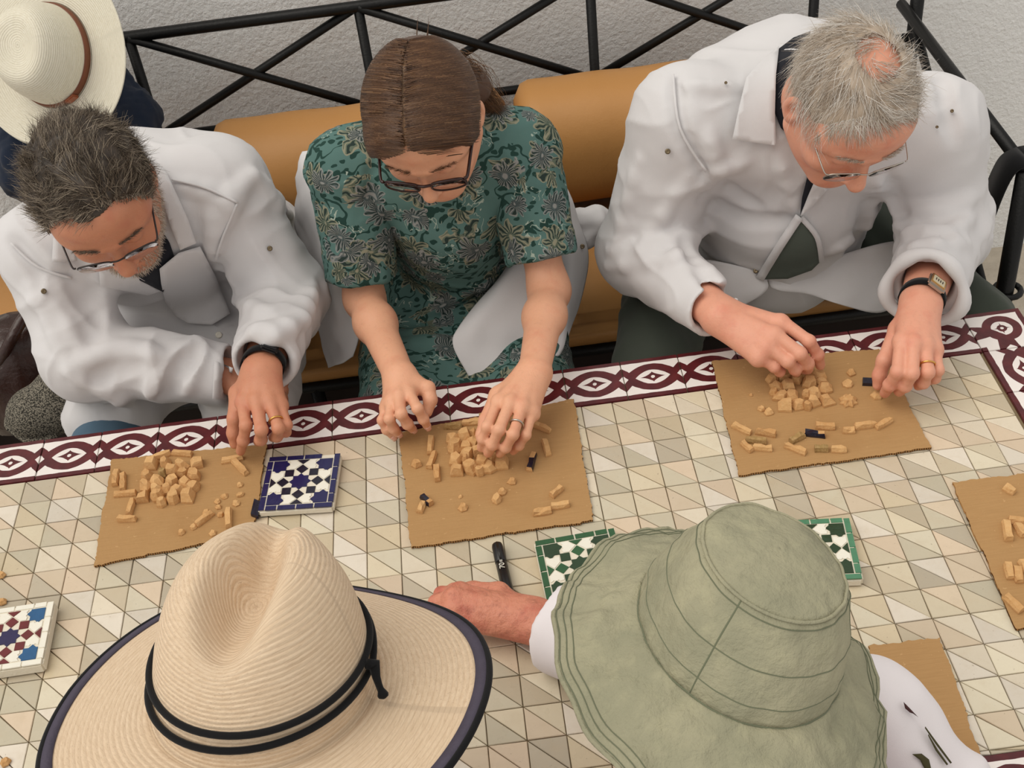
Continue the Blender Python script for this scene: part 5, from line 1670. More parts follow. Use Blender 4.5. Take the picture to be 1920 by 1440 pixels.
# tail strands
n = 700; t = np.linspace(0, 1, 7)
cen = catmull([(-.02, -.085, -.02), (-.045, -.098, -.06), (-.062, -.085, -.10), (-.085, -.07, -.135)], 2)
o_ = r.normal(0, 1, (n, 3)) * .014
Pt = cen[None] + o_[:, None] * np.linspace(1.2, .55, 7)[None, :, None] + r.normal(0, .002, (n, 7, 3))
stB = strands(Pt, .0006, np.clip(r.normal(.75, .2, n), 0, 1))
hair_obj('hair', [(place(a, Q2, H2), b_, c) for a, b_, c in (capx, stA, stB)], MAT['hair2'], woman)
brows(Q2, H2, MAT['hair2'], woman, 150, 7, .6)
glasses(Q2, H2, woman, 'full')
ring_on(hL[2][0], hL[2][1], .0098, 'silver', woman, f=.62)
def nail(A, B, up, r, parent, mat):
    """finger nail: small curved plate on the back of the finger tip"""
    A, B = np.asarray(A), np.asarray(B); ax = unit(B - A); u = unit(np.asarray(up) - ax * (np.asarray(up) @ ax)); s = np.cross(ax, u)
    c = B - ax * r * .2
    V, F = [], []
    for i in range(5):
        for j in range(6):
            a = (j / 5 - .5) * 1.5; L = (i / 4 - .35) * r * 1.75
            V.append(c + ax * L + (u * math.cos(a) + s * math.sin(a)) * r * (1.03 - .10 * (i / 4) ** 2))
    for i in range(4):
        for j in range(5): F.append((i * 6 + j, i * 6 + j + 1, (i + 1) * 6 + j + 1, (i + 1) * 6 + j))
    o = mobj('fingernail', V, F, mat, parent); md = o.modifiers.new('t', 'SOLIDIFY'); md.thickness = .0006
    return o
MAT['nail'] = plain('fingernail', (226, 176, 156), .25, .5, .05)
for f in hR: nail(f[2], f[3], unit(CC - f[3]), .0069, woman, MAT['nail'])
adopt(woman)
# ------------------------------------------------------------------ person 3: grey-haired man at the right
Q3 = frame_of((.076, -.737, -.672), (.179, -.653, .736)); H3 = np.array((.647, .449, 1.093))
man3 = person('seated grey-haired man with a bald crown, wire glasses, white coat and gold watch', (.64, .95, .5))
sR, sL = py(1290, 225, .62), py(1742, 245, .60)
pel, nk = np.array((.63, .97, .625)), np.array((.615, .625, 1.02))
wR = pz(1350, 590, .803); eR = elbow_fit(sR, (1200, 470), wR, .30, .265)
wL = pz(1727, 566, .807); eL = py(1772, 428, .565)
hR = [[PW(q) for q in f] for f in [
    [(1464, 602, .803), (1517, 640, .788), (1533, 665, .760), (1538, 685, .733)],
    [(1452, 626, .802), (1500, 663, .785), (1514, 682, .757), (1515, 692, .735)],
    [(1436, 648, .792), (1477, 678, .774), (1491, 692, .752), (1493, 698, .735)],
    [(1421, 668, .778), (1452, 688, .761), (1462, 696, .744), (1463, 700, .732)]]]
tR = [PW(q) for q in [(1420, 630, .770), (1462, 662, .750), (1490, 682, .738), (1508, 692, .730)]]
hL = [[PW(q) for q in f] for f in [
    [(1690, 638, .803), (1683, 697, .785), (1668, 722, .754), (1659, 737, .727)],
    [(1713, 642, .806), (1710, 700, .786), (1697, 723, .757), (1686, 734, .735)],
    [(1735, 645, .800), (1740, 698, .781), (1731, 717, .757), (1722, 723, .742)],
    [(1753, 653, .789), (1759, 694, .772), (1753, 709, .754), (1745, 714, .742)]]]
tL = [PW(q) for q in [(1684, 618, .785), (1658, 676, .764), (1649, 704, .741), (1646, 722, .725)]]
parts = []
hv3 = head_vol(dict(nose=1.15, wide=1.05)); V, Q = hv3.mesh(1); parts.append((place(V, Q3, H3), Q))
parts.append(arm_vol(eR, wR, [f[0] for f in hR], hR, tR, rw=.031, re=.044, fr=.0098, palm_t=.0135).mesh(1))
parts.append(arm_vol(eL, wL, [f[0] for f in hL], hL, tL, rw=.031, re=.044, fr=.0098, palm_t=.0135).mesh(1))
bv = Vol((.25, .36, .40), (1.05, 1.2, 1.12), .011)
torso_vol(bv, pel, nk, sL, sR, [.14, .15, .15, .14], [.11, .12, .10, .075], k=.04)
bv.cap(nk - np.array((0, -.02, .05)), H3 + Q3 @ np.array((0, -.035, -.06)), .060, .058, k=.03)
parts.append(bv.mesh(2))
V, Q = merge(parts); mobj('body', V, Q, MAT['skin3'], man3)
cv = Vol((.20, .26, .46), (1.10, 1.24, 1.20), .0052)
torso_vol(cv, pel, nk, sL, sR, [.19, .20, .205, .185], [.15, .165, .150, .105])
cv.cap((.62, .68, .80), (.63, .73, .68), .15, .155, k=.06)
cv.chain([py(1365, 178, .74), py(1470, 150, .76), py(1590, 150, .76)], [.088, .090, .090], k=.07)
cR = eR + (wR - eR) * .90; cL = eL + (wL - eL) * .74
sleeve(cv, sR, eR, cR, .092, .074, .050, rin=.036)
sleeve(cv, sL, eL, cL, .090, .076, .062, rin=.040)
for a, b, r_, op, bow in [((1262, 140), (1324, 325), .006, 'sub', (1275, 240)), ((1324, 325), (1420, 390), .007, 'sub', None), ((1310, 365), (1480, 415), .007, 'sub', (1390, 412)), ((1330, 250), (1345, 330), .011, 'add', None), ((1400, 300), (1345, 320), .008, 'add', None),
                          ((1345, 400), (1250, 500), .010, 'add', None), ((1145, 470), (1290, 440), .012, 'add', (1220, 470)), ((1140, 500), (1300, 480), .010, 'add', None), ((1200, 300), (1160, 450), .009, 'add', None), ((1290, 330), (1200, 470), .007, 'add', None),
                          ((1680, 380), (1820, 370), .011, 'add', (1750, 400)), ((1690, 430), (1825, 410), .010, 'add', (1760, 440)), ((1690, 470), (1815, 455), .010, 'add', None), ((1660, 340), (1700, 440), .010, 'add', None), ((1665, 330), (1690, 420), .008, 'sub', None),
                          ((1640, 340), (1560, 470), .009, 'add', (1620, 420)), ((1285, 450), (1400, 560), .008, 'sub', (1330, 520)), ((1640, 360), (1590, 490), .007, 'sub', None), ((1380, 170), (1290, 160), .008, 'add', None), ((1760, 120), (1790, 260), .008, 'sub', None), ((1460, 290), (1495, 400), .007, 'add', None)]:
    pix_fold(cv, a, b, r_, .004 if op == 'add' else -.002, op, .018, bow=bow)
W1 = Waves(33, .08, 12); W2 = Waves(34, .035, 12)
garment('coat', cv, MAT['coat'], man3, lambda V: .0020 * W1(V) + creases(121, .22, .006)(V) + sleeve_disp(V, sL, eL, cL, .0060, .055, 3) + sleeve_disp(V, sR, eR, cR, .0032, .095, 4), 1)
# turned-back cuff
ax = unit(wL - eL)
u_ = unit(np.cross(ax, (0, 0, 1))); w_ = np.cross(ax, u_)
cpts = [cL + ax * .030 + (.060 + .003 * math.sin(3 * t)) * (math.cos(t) * u_ + math.sin(t) * w_) for t in np.linspace(0, 2 * PI, 41)[:-1]]
tobj('rolled_cuff', cpts, [.011 + .002 * math.sin(5 * t) for t in np.linspace(0, 2 * PI, 41)[:-1]], MAT['coat'], man3, 10, True)
patch('shirt_collar', cv, [(1520, 58), (1488, 70), (1459, 92), (1453, 150), (1452, 210), (1464, 240), (1482, 258), (1500, 200), (1510, 120)], MAT['navy'], man3, .009, .003)
patch('collar', cv, [(1461, 86), (1428, 112), (1399, 146), (1386, 200), (1373, 261), (1412, 267), (1455, 273), (1453, 210), (1455, 140)], MAT['coat'], man3, .018, .005)
patch('shirt', cv, [(1500, 405), (1463, 465), (1426, 524), (1477, 523), (1522, 507), (1539, 490), (1530, 445), (1515, 415)], MAT['shirtgrey'], man3, .009, .003)
patch('shirt_gap', cv, [(1514, 330), (1528, 338), (1512, 375), (1500, 404), (1504, 370)], MAT['navy'], man3, .008, .003)
patch('lapel', cv, [(1527, 340), (1553, 354), (1525, 385), (1501, 406), (1514, 370)], MAT['coat'], man3, .014, .004)
strip('seam', cv, [(1262, 139), (1275, 240), (1324, 322)], MAT['coat'], man3, 5, .006)
strip('placket', cv, [(1499, 406), (1462, 462), (1424, 524)], MAT['coat'], man3, 16, .012, .004)
strip('placket', cv, [(1502, 408), (1532, 445), (1541, 492)], MAT['coat'], man3, 10, .012, .004)
stud((1417, 508), cv, man3); stud((1252, 284), cv, man3); stud((1361, 155), cv, man3, .0025); stud((1757, 238), cv, man3, .0025); stud((1785, 208), cv, man3, .003)
def S3(rows): return [[py(x, y, Y) for x, y, Y in r] for r in rows]
sheet('coat_tail', S3([[(1235, 490, .66), (1330, 490, .60), (1430, 510, .570)], [(1262, 560, .62), (1340, 555, .575), (1440, 540, .56)], [(1292, 622, .57), (1350, 598, .565), (1405, 568, .565)]]), MAT['coat'], man3, 7, 7, .004, .003, .05, 9)
sheet('coat_tail', S3([[(1440, 515, .575), (1540, 490, .575), (1640, 460, .58), (1700, 450, .60)], [(1448, 540, .565), (1540, 540, .555), (1630, 530, .555), (1700, 510, .575)], [(1490, 546, .565), (1560, 566, .545), (1645, 588, .54), (1685, 570, .55)]]), MAT['coat'], man3, 7, 7, .004, .003, .06, 10)
tv = Vol((.16, .30, .04), (1.08, 1.2, .76), .011)
legs_vol(tv, [(.50, 1.0, .59), (.76, 1.0, .59)], [(.345, .47, .585), (.925, .50, .585)], [(.38, .52, .10), (.90, .54, .10)], (.095, .075, .048))
tv.ell((.63, 1.02, .61), (.18, .14, .12), k=.05)
garment('trousers', tv, MAT['olive'], man3, lambda V: .004 * Waves(40, .06)(V))
for x in (.38, .90):
    sv = Vol((x - .08, .30, -.01), (x + .08, .64, .16), .008); sv.cap((x, .55, .05), (x, .42, .04), .045, .04, k=.02); sv.cap((x, .53, .05), (x, .53, .12), .045, .045, k=.02)
    sv.field(lambda F, X_, Y_, Z_: np.maximum(F, -(Z_ - .002) + 0 * F)); garment('shoe', sv, MAT['black'], man3)
fn3 = lambda P: hairline(P, .110, .080, .024, -.085)
bald = lambda P: np.exp(-(((P[..., 0] + .002) / .036) ** 2 + ((P[..., 1] + .030) / .042) ** 2)) * (P[..., 2] > .06)
V, Q = cap_mesh(.0060, lambda P: fn3(P) + .5 * (bald(P) > .45) + .0 * (P[..., 1] > .05), noise=.0015, seed=6); capx = (V, Q, np.clip(.30 + .1 * Waves(7, .02)(V), 0, 1))
def flow3(P):
    ang = np.arctan2(P[:, 0] + .002, P[:, 1] + .035)
    return np.stack([np.cos(ang) * -.6 + P[:, 0] * 10, np.sin(ang) * .3 + .15, -.5 * np.ones(len(P))], 1)
st = spiky_hair(51, 9000, .030, fn3, .10, flow3, .00048, .008, (.58, .22), dens=lambda P: 1 - .93 * bald(P), droop=.35, clump=.5, front=.45)
st2 = spiky_hair(52, 2200, .034, lambda P: np.maximum(fn3(P), .02), .30, flow3, .00045, .009, (.8, .2), dens=lambda P: 1 - .9 * bald(P), droop=.3, clump=.6, front=.45)
hair_obj('hair', [(place(a, Q3, H3), b_, c) for a, b_, c in (capx, st, st2)], MAT['hair3'], man3)
brows(Q3, H3, MAT['hair3'], man3, 300, 8, .6)
glasses(Q3, H3, man3, 'wire')
watch(wL, eL, man3, True, -.55, .034, .012)
ring_on(hL[2][0], hL[2][1], .0112, 'gold', man3, f=.72)
adopt(man3)
# ================================================================== hats
def straw_mat(name, light, mid, dark, period, speck):
    m = MB(name, .75, .25)
    uv = m.attr('weave', 'Vector')
    sp = m.new('ShaderNodeSeparateXYZ'); m.lk(uv, sp.inputs[0])
    s = m.x(sp.outputs[0]); a = m.x(sp.outputs[1])
    wob = (m.x(m.noise(30, 2, .5, uv)) - .5) * .5
    row = ((s * (2 * PI / period)) + wob).sin()
    mp = m.new('ShaderNodeMapping'); m.lk(uv, mp.inputs[0]); mp.inputs['Scale'].default_value = (1 / period * 1.6, 1 / period * .5, 1)
    k = m.noise(1.0 * speck, 3, .7, mp.outputs[0])
    c = m.mix(m.x(k).smooth(.25, .75), lin(mid), lin(light))
    c = m.mix(m.x(m.noise(2.6 * speck, 2, .6, mp.outputs[0])).smooth(.56, .72) * .5, c, lin(dark))
    fl_ = m.x(m.noise(7.0 * speck, 2, .7, mp.outputs[0]))
    c = m.mix(fl_.smooth(.52, .72) * .45, c, lin(light))
    c = m.mix(fl_.smooth(.50, .28) * .30, c, lin(dark))
    c = m.mix(row.smooth(.55, 1.0) * .24, c, lin(dark))
    m.color(c)
    m.bump(row * -.7 + m.x(k) * .8 + fl_ * .8, period * .20, .55)
    m.b.inputs['Sheen Weight'].default_value = .05
    return m.m
def revolve(profile, nth, disp=None):
    """profile(th) -> (k,3)-> list of (r scale handled inside) ; returns V,Q,weave"""
    ths = np.linspace(0, 2 * PI, nth, endpoint=False)
    A = np.array([profile(t) for t in ths])                 # nth,k,3
    seg = np.linalg.norm(np.diff(A, axis=1), axis=2); arc = np.concatenate([np.zeros((nth, 1)), np.cumsum(seg, 1)], 1).mean(0)
    k = A.shape[1]
    V = A.reshape(-1, 3)
    Q = np.array([(i * k + j, ((i + 1) % nth) * k + j, ((i + 1) % nth) * k + j + 1, i * k + j + 1) for i in range(nth) for j in range(k - 1)])
    rad = np.hypot(A[..., 0], A[..., 1])
    Wv = np.stack([np.broadcast_to(arc, (nth, k)), ths[:, None] * np.maximum(rad, .02), np.zeros((nth, k))], -1).reshape(-1, 3)
    return V, Q, Wv, arc
def hat_part(name, V, Q, Wv, mat, parent, Rm, pos, thk):
    o = mobj(name, place(V, Rm, pos) - np.array(parent.location), Q, mat, parent)
    if Wv is not None:
        at = o.data.attributes.new('weave', 'FLOAT_VECTOR', 'POINT'); at.data.foreach_set('vector', Wv.astype(np.float32).ravel())
    bm = bmesh.new(); bm.from_mesh(o.data); bmesh.ops.recalc_face_normals(bm, faces=bm.faces); bm.to_mesh(o.data); bm.free()
    if thk:
        md = o.modifiers.new('thickness', 'SOLIDIFY'); md.thickness = thk; md.offset = 0
    return o
def axis_frame(up, fwd):
    u = unit(up); f = np.asarray(fwd, float); f = unit(f - u * (f @ u)); r = np.cross(f, u)
    return np.stack([r, f, u], 1)
# ------------------------------------------------------------------ straw hat, front left
SH = np.array((-.172, -.492, 1.142)); SR = axis_frame((.105, .25, 1.0), (.30, 1, 0))
hat1 = tag(empty('straw_hat', tuple(SH)), 'wide-brimmed natural straw hat with dark brim binding and black cord', 'hat')
MAT['straw'] = straw_mat('natural_straw', (230, 207, 178), (213, 187, 156), (168, 136, 106), .0050, 1.0)
CX, CY, CH, BR = .096, .110, .142, .198
def crown_z(x, y, rho):
    z = CH * np.power(np.clip(1 - np.power(rho, 3.6), 0, 1), .62)
    yy = y + .012
    w = .027 + .006 * np.clip((-yy) / .07, -1, 1)
    g = np.exp(-np.power((x / w) ** 2 + (yy / .072) ** 2, 1.7))
    z = z - .058 * g * np.clip((1.02 - rho) * 3, 0, 1)
    z = z - .016 * np.clip(y / CY, 0, 1) ** 2 * np.exp(-((np.abs(x) - .052) / .018) ** 2)
    return z + .012 * np.clip(y / CY, -1, 1) * (1 - rho ** 4)
def prof1(t):
    c, s = math.cos(t), math.sin(t); P = []
    for q in np.linspace(0, 1, 46):
        rho = math.sin(q * PI / 2) ** .8 if q > 0 else 0
        x, y = CX * rho * c, CY * rho * s
        P.append((x, y, float(crown_z(x, y, rho))))
    bx_, by_ = CX * c, CY * s
    for q in np.linspace(0, 1, 26)[1:]:
        R_ = BR * (1 + .02 * math.sin(2 * t + 1))
        x, y = bx_ + (R_ * c - bx_) * q, by_ + (R_ * 1.04 * s - by_) * q
        side = c * c
        z = -.003 - .014 * q + q * q * ((.018 if c > 0 else .004) * side - .006 * (1 - side)) - (.026 * q * side if c < 0 else 0) + .006 * q * math.sin(3 * t + .6) - .010 * q * q * max(0, s)
        P.append((x, y, z))
    return np.array(P)
V, Q, Wv, arc = revolve(prof1, 150)
kk = 46 + 25
A1 = V.reshape(150, kk, 3)
hat_part('crown', V.reshape(150, kk, 3)[:, :47].reshape(-1, 3), np.array([(i * 47 + j, ((i + 1) % 150) * 47 + j, ((i + 1) % 150) * 47 + j + 1, i * 47 + j + 1) for i in range(150) for j in range(46)]), Wv.reshape(150, kk, 3)[:, :47].reshape(-1, 3), MAT['straw'], hat1, SR, SH, .002)
hat_part('brim', A1[:, 46:].reshape(-1, 3), np.array([(i * 25 + j, ((i + 1) % 150) * 25 + j, ((i + 1) % 150) * 25 + j + 1, i * 25 + j + 1) for i in range(150) for j in range(24)]), Wv.reshape(150, kk, 3)[:, 46:].reshape(-1, 3), MAT['straw'], hat1, SR, SH, .002)
# binding ribbon on the brim edge
MAT['binding'] = plain('dark_binding', (74, 68, 82), .7, .3, .2, 60, .0005, 400)
nb = []
for i in range(150):
    e, f_ = A1[i, -1], A1[i, -3]; d = unit(e - f_)
    for off, zz in ((-.011, .0018), (-.011, .0024), (.0022, .0024), (.0022, -.0028), (-.011, -.0022)):
        nb.append(e + d * off + np.array((0, 0, zz)))
nb = np.array(nb); Qb = np.array([(i * 5 + j, ((i + 1) % 150) * 5 + j, ((i + 1) % 150) * 5 + (j + 1) % 5, i * 5 + (j + 1) % 5) for i in range(150) for j in range(5)])
hat_part('brim_binding', nb, Qb, None, MAT['binding'], hat1, SR, SH, 0)
eb = A1[:, -1] + unit_rows(A1[:, -1] - A1[:, -3]) * .002
V_, F_ = tube(eb, .0034, 8, True); mobj('brim_edge', place(V_, SR, SH) - SH, F_, MAT['black'], hat1)
def cord(fz, name='cord', r=.0032, off=.0038):
    P = []
    for i in range(0, 150, 2):
        t = 2 * PI * i / 150; zt = fz(t); L = A1[i, :47]
        j = np.argmin(np.abs(L[:, 2] - zt) + (np.arange(47) < 20) * 1.0); p = L[j].copy()
        j0 = max(j - 1, 0); j1 = min(j + 1, 46)
        if L[j0, 2] != L[j1, 2]:
            f = np.clip((zt - L[j1, 2]) / (L[j0, 2] - L[j1, 2]), 0, 1); p = L[j1] + (L[j0] - L[j1]) * f
        n = unit(np.array((p[0] / CX ** 2, p[1] / CY ** 2, 0)))
        P.append(p + n * off)
    V_, F_ = tube(np.array(P), r, 8, True)
    o = mobj(name, place(V_, SR, SH) - SH, F_, MAT['black'], hat1); return P
PA = cord(lambda t: .040 + .004 * math.sin(t)); PB = cord(lambda t: .022 + .018 * max(0, math.sin(t * 1.0 - .2)) ** .7 + .004 * math.cos(t), off=.005)
kn = place(np.array([(.103, -.010, .040)]), SR, SH)[0] - SH
kn_l = np.array((.105, .002, .036))
V_, F_ = tube(place(np.array([kn_l + np.array((-.004, -.006, .004)), kn_l, kn_l + np.array((.004, -.008, -.008)), kn_l + np.array((.008, -.010, -.022))]), SR, SH) - SH, [.005, .006, .0038, .0028], 8)
mobj('cord_knot', V_, F_, MAT['black'], hat1)
V_, F_ = tube(place(catmull([kn_l + np.array((.003, -.006, -.006)), kn_l + np.array((.008, -.010, -.018)), kn_l + np.array((.012, -.014, -.026))], 4), SR, SH) - SH, [.0026] * 5 + [.004, .0052, .0045, .001], 8)
mobj('cord_tail', V_, F_, MAT['black'], hat1)
# wearer under the straw hat
wear1 = tag(empty('person', (-.19, -.75, .5)), 'person at the near side hidden beneath the wide straw hat', 'person')
def wearer(root, hp, Rm, skin, top, nkp, shw, drop=.045):
    v = head_vol({}); V, Q = v.mesh(1)
    P = place(V * .90, Rm, hp - Rm[:, 2] * drop + Rm[:, 1] * .010)
    b = Vol(nkp - np.array((.3, .3, .55)), nkp + np.array((.3, .3, .25)), .012)
    pel_ = nkp + np.array((0, -.22, -.42))
    torso_vol(b, pel_, nkp, nkp + np.array((-shw * .7, 0, -.06)), nkp + np.array((shw, 0, -.06)), [.13, .13, .14, .13], [.10, .10, .095, .07], k=.04)
    b.cap(nkp, hp - Rm[:, 2] * (drop + .06), .055, .055, k=.03)
    Vb, Qb_ = b.mesh(1)
    V2, Q2_ = merge([(P, Q), (Vb, Qb_)])
    mobj('body', V2, Q2_, skin, root)
    fnw = lambda P_: hairline(P_, .09, .05, .02, -.08)
    Vh, Qh = cap_mesh(.008, fnw, noise=.002, seed=9); st_ = spiky_hair(91, 2500, .022, fnw, .15, lambda P_: np.stack([P_[:, 0] * 4, -.4 + 0 * P_[:, 0], -.8 + 0 * P_[:, 0]], 1), .0006, .008, (.5, .2), droop=.3)
    hair_obj('hair', [(place(a_ * .90, Rm, hp - Rm[:, 2] * drop + Rm[:, 1] * .010), b_, s_) for a_, b_, s_ in ((Vh, Qh, np.full(len(Vh), .4)), st_)], MAT['hair3'], root)
    c = Vol(nkp - np.array((.42, .45, .62)), nkp + np.array((.42, .45, .12)), .010)
    torso_vol(c, pel_, nkp - np.array((0, 0, .02)), nkp + np.array((-shw, 0, -.06)), nkp + np.array((shw, 0, -.06)), [.17, .165, .165, .145], [.13, .13, .12, .085])
    return c, pel_
cshirt, pel_ = wearer(wear1, SH, SR, MAT['skin4'], None, np.array((-.18, -.585, .945)), .15, .05)
for s in (-1, 1):
    S_ = np.array((-.18 + s * .16, -.60, .88)); cshirt.cap(S_, S_ + np.array((s * .05, .02, -.25)), .06, .05, k=.03)
garment('shirt', cshirt, MAT['sheet'], wear1, lambda V: .003 * Waves(60, .07)(V))
adopt(wear1)

# ------------------------------------------------------------------ green bucket hat, front right
GH = np.array((.264, -.500, 1.128)); GR = axis_frame((.36, .10, 1.0), (0, 1, 0))
hat2 = tag(empty('bucket_hat', tuple(GH)), 'faded sage green cotton bucket hat with stitched crown and floppy brim', 'hat')
m = MB('sage_cotton', .9, .15)
c = m.mix(m.x(m.noise(9, 4, .6)).smooth(.3, .72), lin((144, 142, 119)), lin((166, 161, 135)))
c = m.mix(m.x(m.noise(38, 5, .7)).smooth(.45, .75) * .5, c, lin((172, 168, 138)))
c = m.mix(m.x(m.noise(26, 4, .7)).smooth(.55, .8) * .4, c, lin((126, 129, 108)))
m.color(c); m.bump(m.noise(700, 2), .0005, .5); m.bump(m.noise(30, 5, .6), .012, .7)
MAT['sage'] = m.m
MAT['sagedark'] = cloth_mat('sage_seam', (108, 112, 90))
gx, gy = .091, .102
def gprof(t):
    c, s = math.cos(t), math.sin(t); P = []
    for q in np.linspace(0, 1, 16):                      # top disc
        P.append((gx * .70 * q * c, gy * .72 * q * s, .106 - .014 * q ** 2.2))
    for q in np.linspace(0, 1, 16)[1:]:                  # side, widening downward
        w = .70 + .34 * (1 - (1 - q) ** 1.7); w2 = .72 + .32 * (1 - (1 - q) ** 1.7)
        P.append((gx * w * c, gy * w2 * s, .092 - .094 * q))
    for q in np.linspace(0, 1, 26)[1:]:                  # brim
        R_ = 1.04 + q * (.70 if c > 0 else .76)
        z = -.002 - .040 * q ** 1.1 - .012 * q * (1 - s) * .5 + .006 * q * math.sin(4 * t + 1) + .004 * q * math.sin(7 * t) + .0035 * q * math.sin(13 * t + 2 * math.sin(2 * t))
        P.append((gx * R_ * c, gy * (1.04 + q * (.76 + .10 * max(0, -s))) * s, z))
    return np.array(P)
V, Q, Wv, arc = revolve(gprof, 128)
k2 = 16 + 15 + 25
A2 = V.reshape(128, k2, 3)
N_ = vnormals(V, Q); Wn = Waves(71, .05, 12); Wn2 = Waves(72, .022, 12, (1, 1, .3))
jj = np.tile(np.arange(k2), 128); amp = np.where(jj < 16, .0014, np.where(jj < 31, .0020, .0042))
V = V + N_ * (amp * (Wn(V) + .6 * Wn2(V)))[:, None]
A2 = V.reshape(128, k2, 3)
def gpart(name, a, b):
    n_ = b - a
    return hat_part(name, A2[:, a:b].reshape(-1, 3), np.array([(i * n_ + j, ((i + 1) % 128) * n_ + j, ((i + 1) % 128) * n_ + j + 1, i * n_ + j + 1) for i in range(128) for j in range(n_ - 1)]), None, MAT['sage'], hat2, GR, GH, .0025)
gpart('crown_top', 0, 16); gpart('crown_side', 15, 31); gpart('brim', 30, k2)
def seam(j, name='seam', r=.0013, off=.0016, mat='sagedark', rows=None):
    P = A2[:, j].copy(); P[:, 2] += off * .7
    d = P.copy(); d[:, 2] = 0; P += unit_rows(d) * off * .7
    V_, F_ = tube(P, r, 6, True)
    return mobj(name, place(V_, GR, GH) - GH, F_, MAT[mat], hat2)
seam(15, 'crown_seam', .0018, .0012, 'sage'); seam(16, 'crown_stitch', .0006, .0016)
seam(22, 'crown_stitch', .0006, .0014); seam(27, 'crown_stitch', .0006, .0014); seam(30, 'band_seam', .0014, .001)
for j in (50, 52, 54): seam(j, 'brim_stitch', .0006, .0016)
seam(k2 - 1, 'brim_edge', .0026, .0, 'sage')
for i in (118, 80, 14):
    P = A2[i, 15:31] * (1.006, 1.006, 1); V_, F_ = tube(P + np.array((0, 0, .001)), .0010, 6)
    mobj('panel_seam', place(V_, GR, GH) - GH, F_, MAT['sagedark'], hat2)
# wearer: white coat, left hand in a loose fist on the table
wear2 = tag(empty('person', (.30, -.75, .5)), 'person in green hat and white coat, left fist resting on the table', 'person')
nk2 = np.array((.305, -.61, .92))
cs2, pel2 = wearer(wear2, GH, GR, MAT['skin4'], None, nk2, .12, .045)
body2 = [c_ for c_ in wear2.children if c_.name.startswith('body')][0]
w2 = pz(1000, 1162, TZ + .043); S2 = np.array((.24, -.60, .83)); e2 = np.array((.285, -.305, .765))
fl = lambda x, y, z: pz(x, y, z)
h2 = [[fl(862, 1108, .763), fl(828, 1114, .750), fl(822, 1126, .728), fl(845, 1132, .716)],
      [fl(852, 1118, .770), fl(818, 1130, .752), fl(816, 1142, .728), fl(840, 1146, .716)],
      [fl(853, 1140, .765), fl(822, 1152, .747), fl(822, 1160, .725), fl(846, 1162, .716)],
      [fl(862, 1160, .752), fl(834, 1168, .738), fl(836, 1174, .722), fl(856, 1174, .716)]]
t2 = [fl(935, 1112, .735), fl(888, 1106, .728), fl(852, 1108, .725), fl(834, 1114, .722)]
a2 = arm_vol(e2, w2, [f[0] for f in h2], h2, t2, rw=.031, re=.040, fr=.0098, palm_t=.0145)
Va, Qa = a2.mesh(1)
o = body2; me = o.data
V0 = np.empty(len(me.vertices) * 3, np.float32); me.vertices.foreach_get('co', V0); V0 = V0.reshape(-1, 3)
Q0 = np.empty(len(me.loops), np.int32); me.loops.foreach_get('vertex_index', Q0); Q0 = Q0.reshape(-1, 4)
V2_, Q2_ = merge([(V0, Q0), (Va, Qa)])
bpy.data.objects.remove(o); mobj('body', V2_, Q2_, MAT['skin4'], wear2)
c2 = e2 + (w2 - e2) * .84
cs3 = Vol((-.12, -1.12, .30), (.78, -.04, 1.02), .0065)
torso_vol(cs3, pel2, nk2 - np.array((0, 0, .02)), nk2 + np.array((-.10, -.02, -.09)), nk2 + np.array((.17, 0, -.06)), [.17, .165, .15, .13], [.13, .13, .12, .09])
sleeve(cs3, S2, e2, c2, .07, .062, .060, rin=.042)
S2r = pz(1625, 1345, .85); e2r = pz(1790, 1540, .74)
sleeve(cs3, S2r, e2r, e2r + np.array((-.12, .10, -.005)), .070, .064, .05, rin=.03)
garment('coat', cs3, MAT['sheet'], wear2, lambda V: .004 * Waves(61, .07)(V) + sleeve_disp(V, S2r, e2r, e2r + np.array((-.03, .13, -.01)), .004, .05, 9))
# embroidery on the shoulder
m = cloth_mat('olive_embroidery', (74, 70, 44)); m2 = cloth_mat('brown_embroidery', (72, 44, 44))
try:
    patch('embroidered_leaf', cs3, [(1710, 1414), (1728, 1413), (1742, 1424), (1747, 1445), (1738, 1460), (1733, 1440), (1725, 1425)], m, wear2, .007, .002, 5, 1)
    patch('embroidered_bird', cs3, [(1694, 1316), (1704, 1326), (1722, 1345), (1712, 1338), (1706, 1336), (1697, 1328)], m2, wear2, .007, .002, 5, 1)
    patch('embroidered_line', cs3, [(1735, 1362), (1757, 1392), (1785, 1430), (1782, 1432), (1754, 1395), (1734, 1365)], m, wear2, .007, .002, 5, 1)
    patch('embroidered_line', cs3, [(1741, 1376), (1758, 1405), (1778, 1433), (1775, 1435), (1754, 1407), (1740, 1379)], m, wear2, .007, .002, 5, 1)
except RuntimeError:
    pass
adopt(wear2)

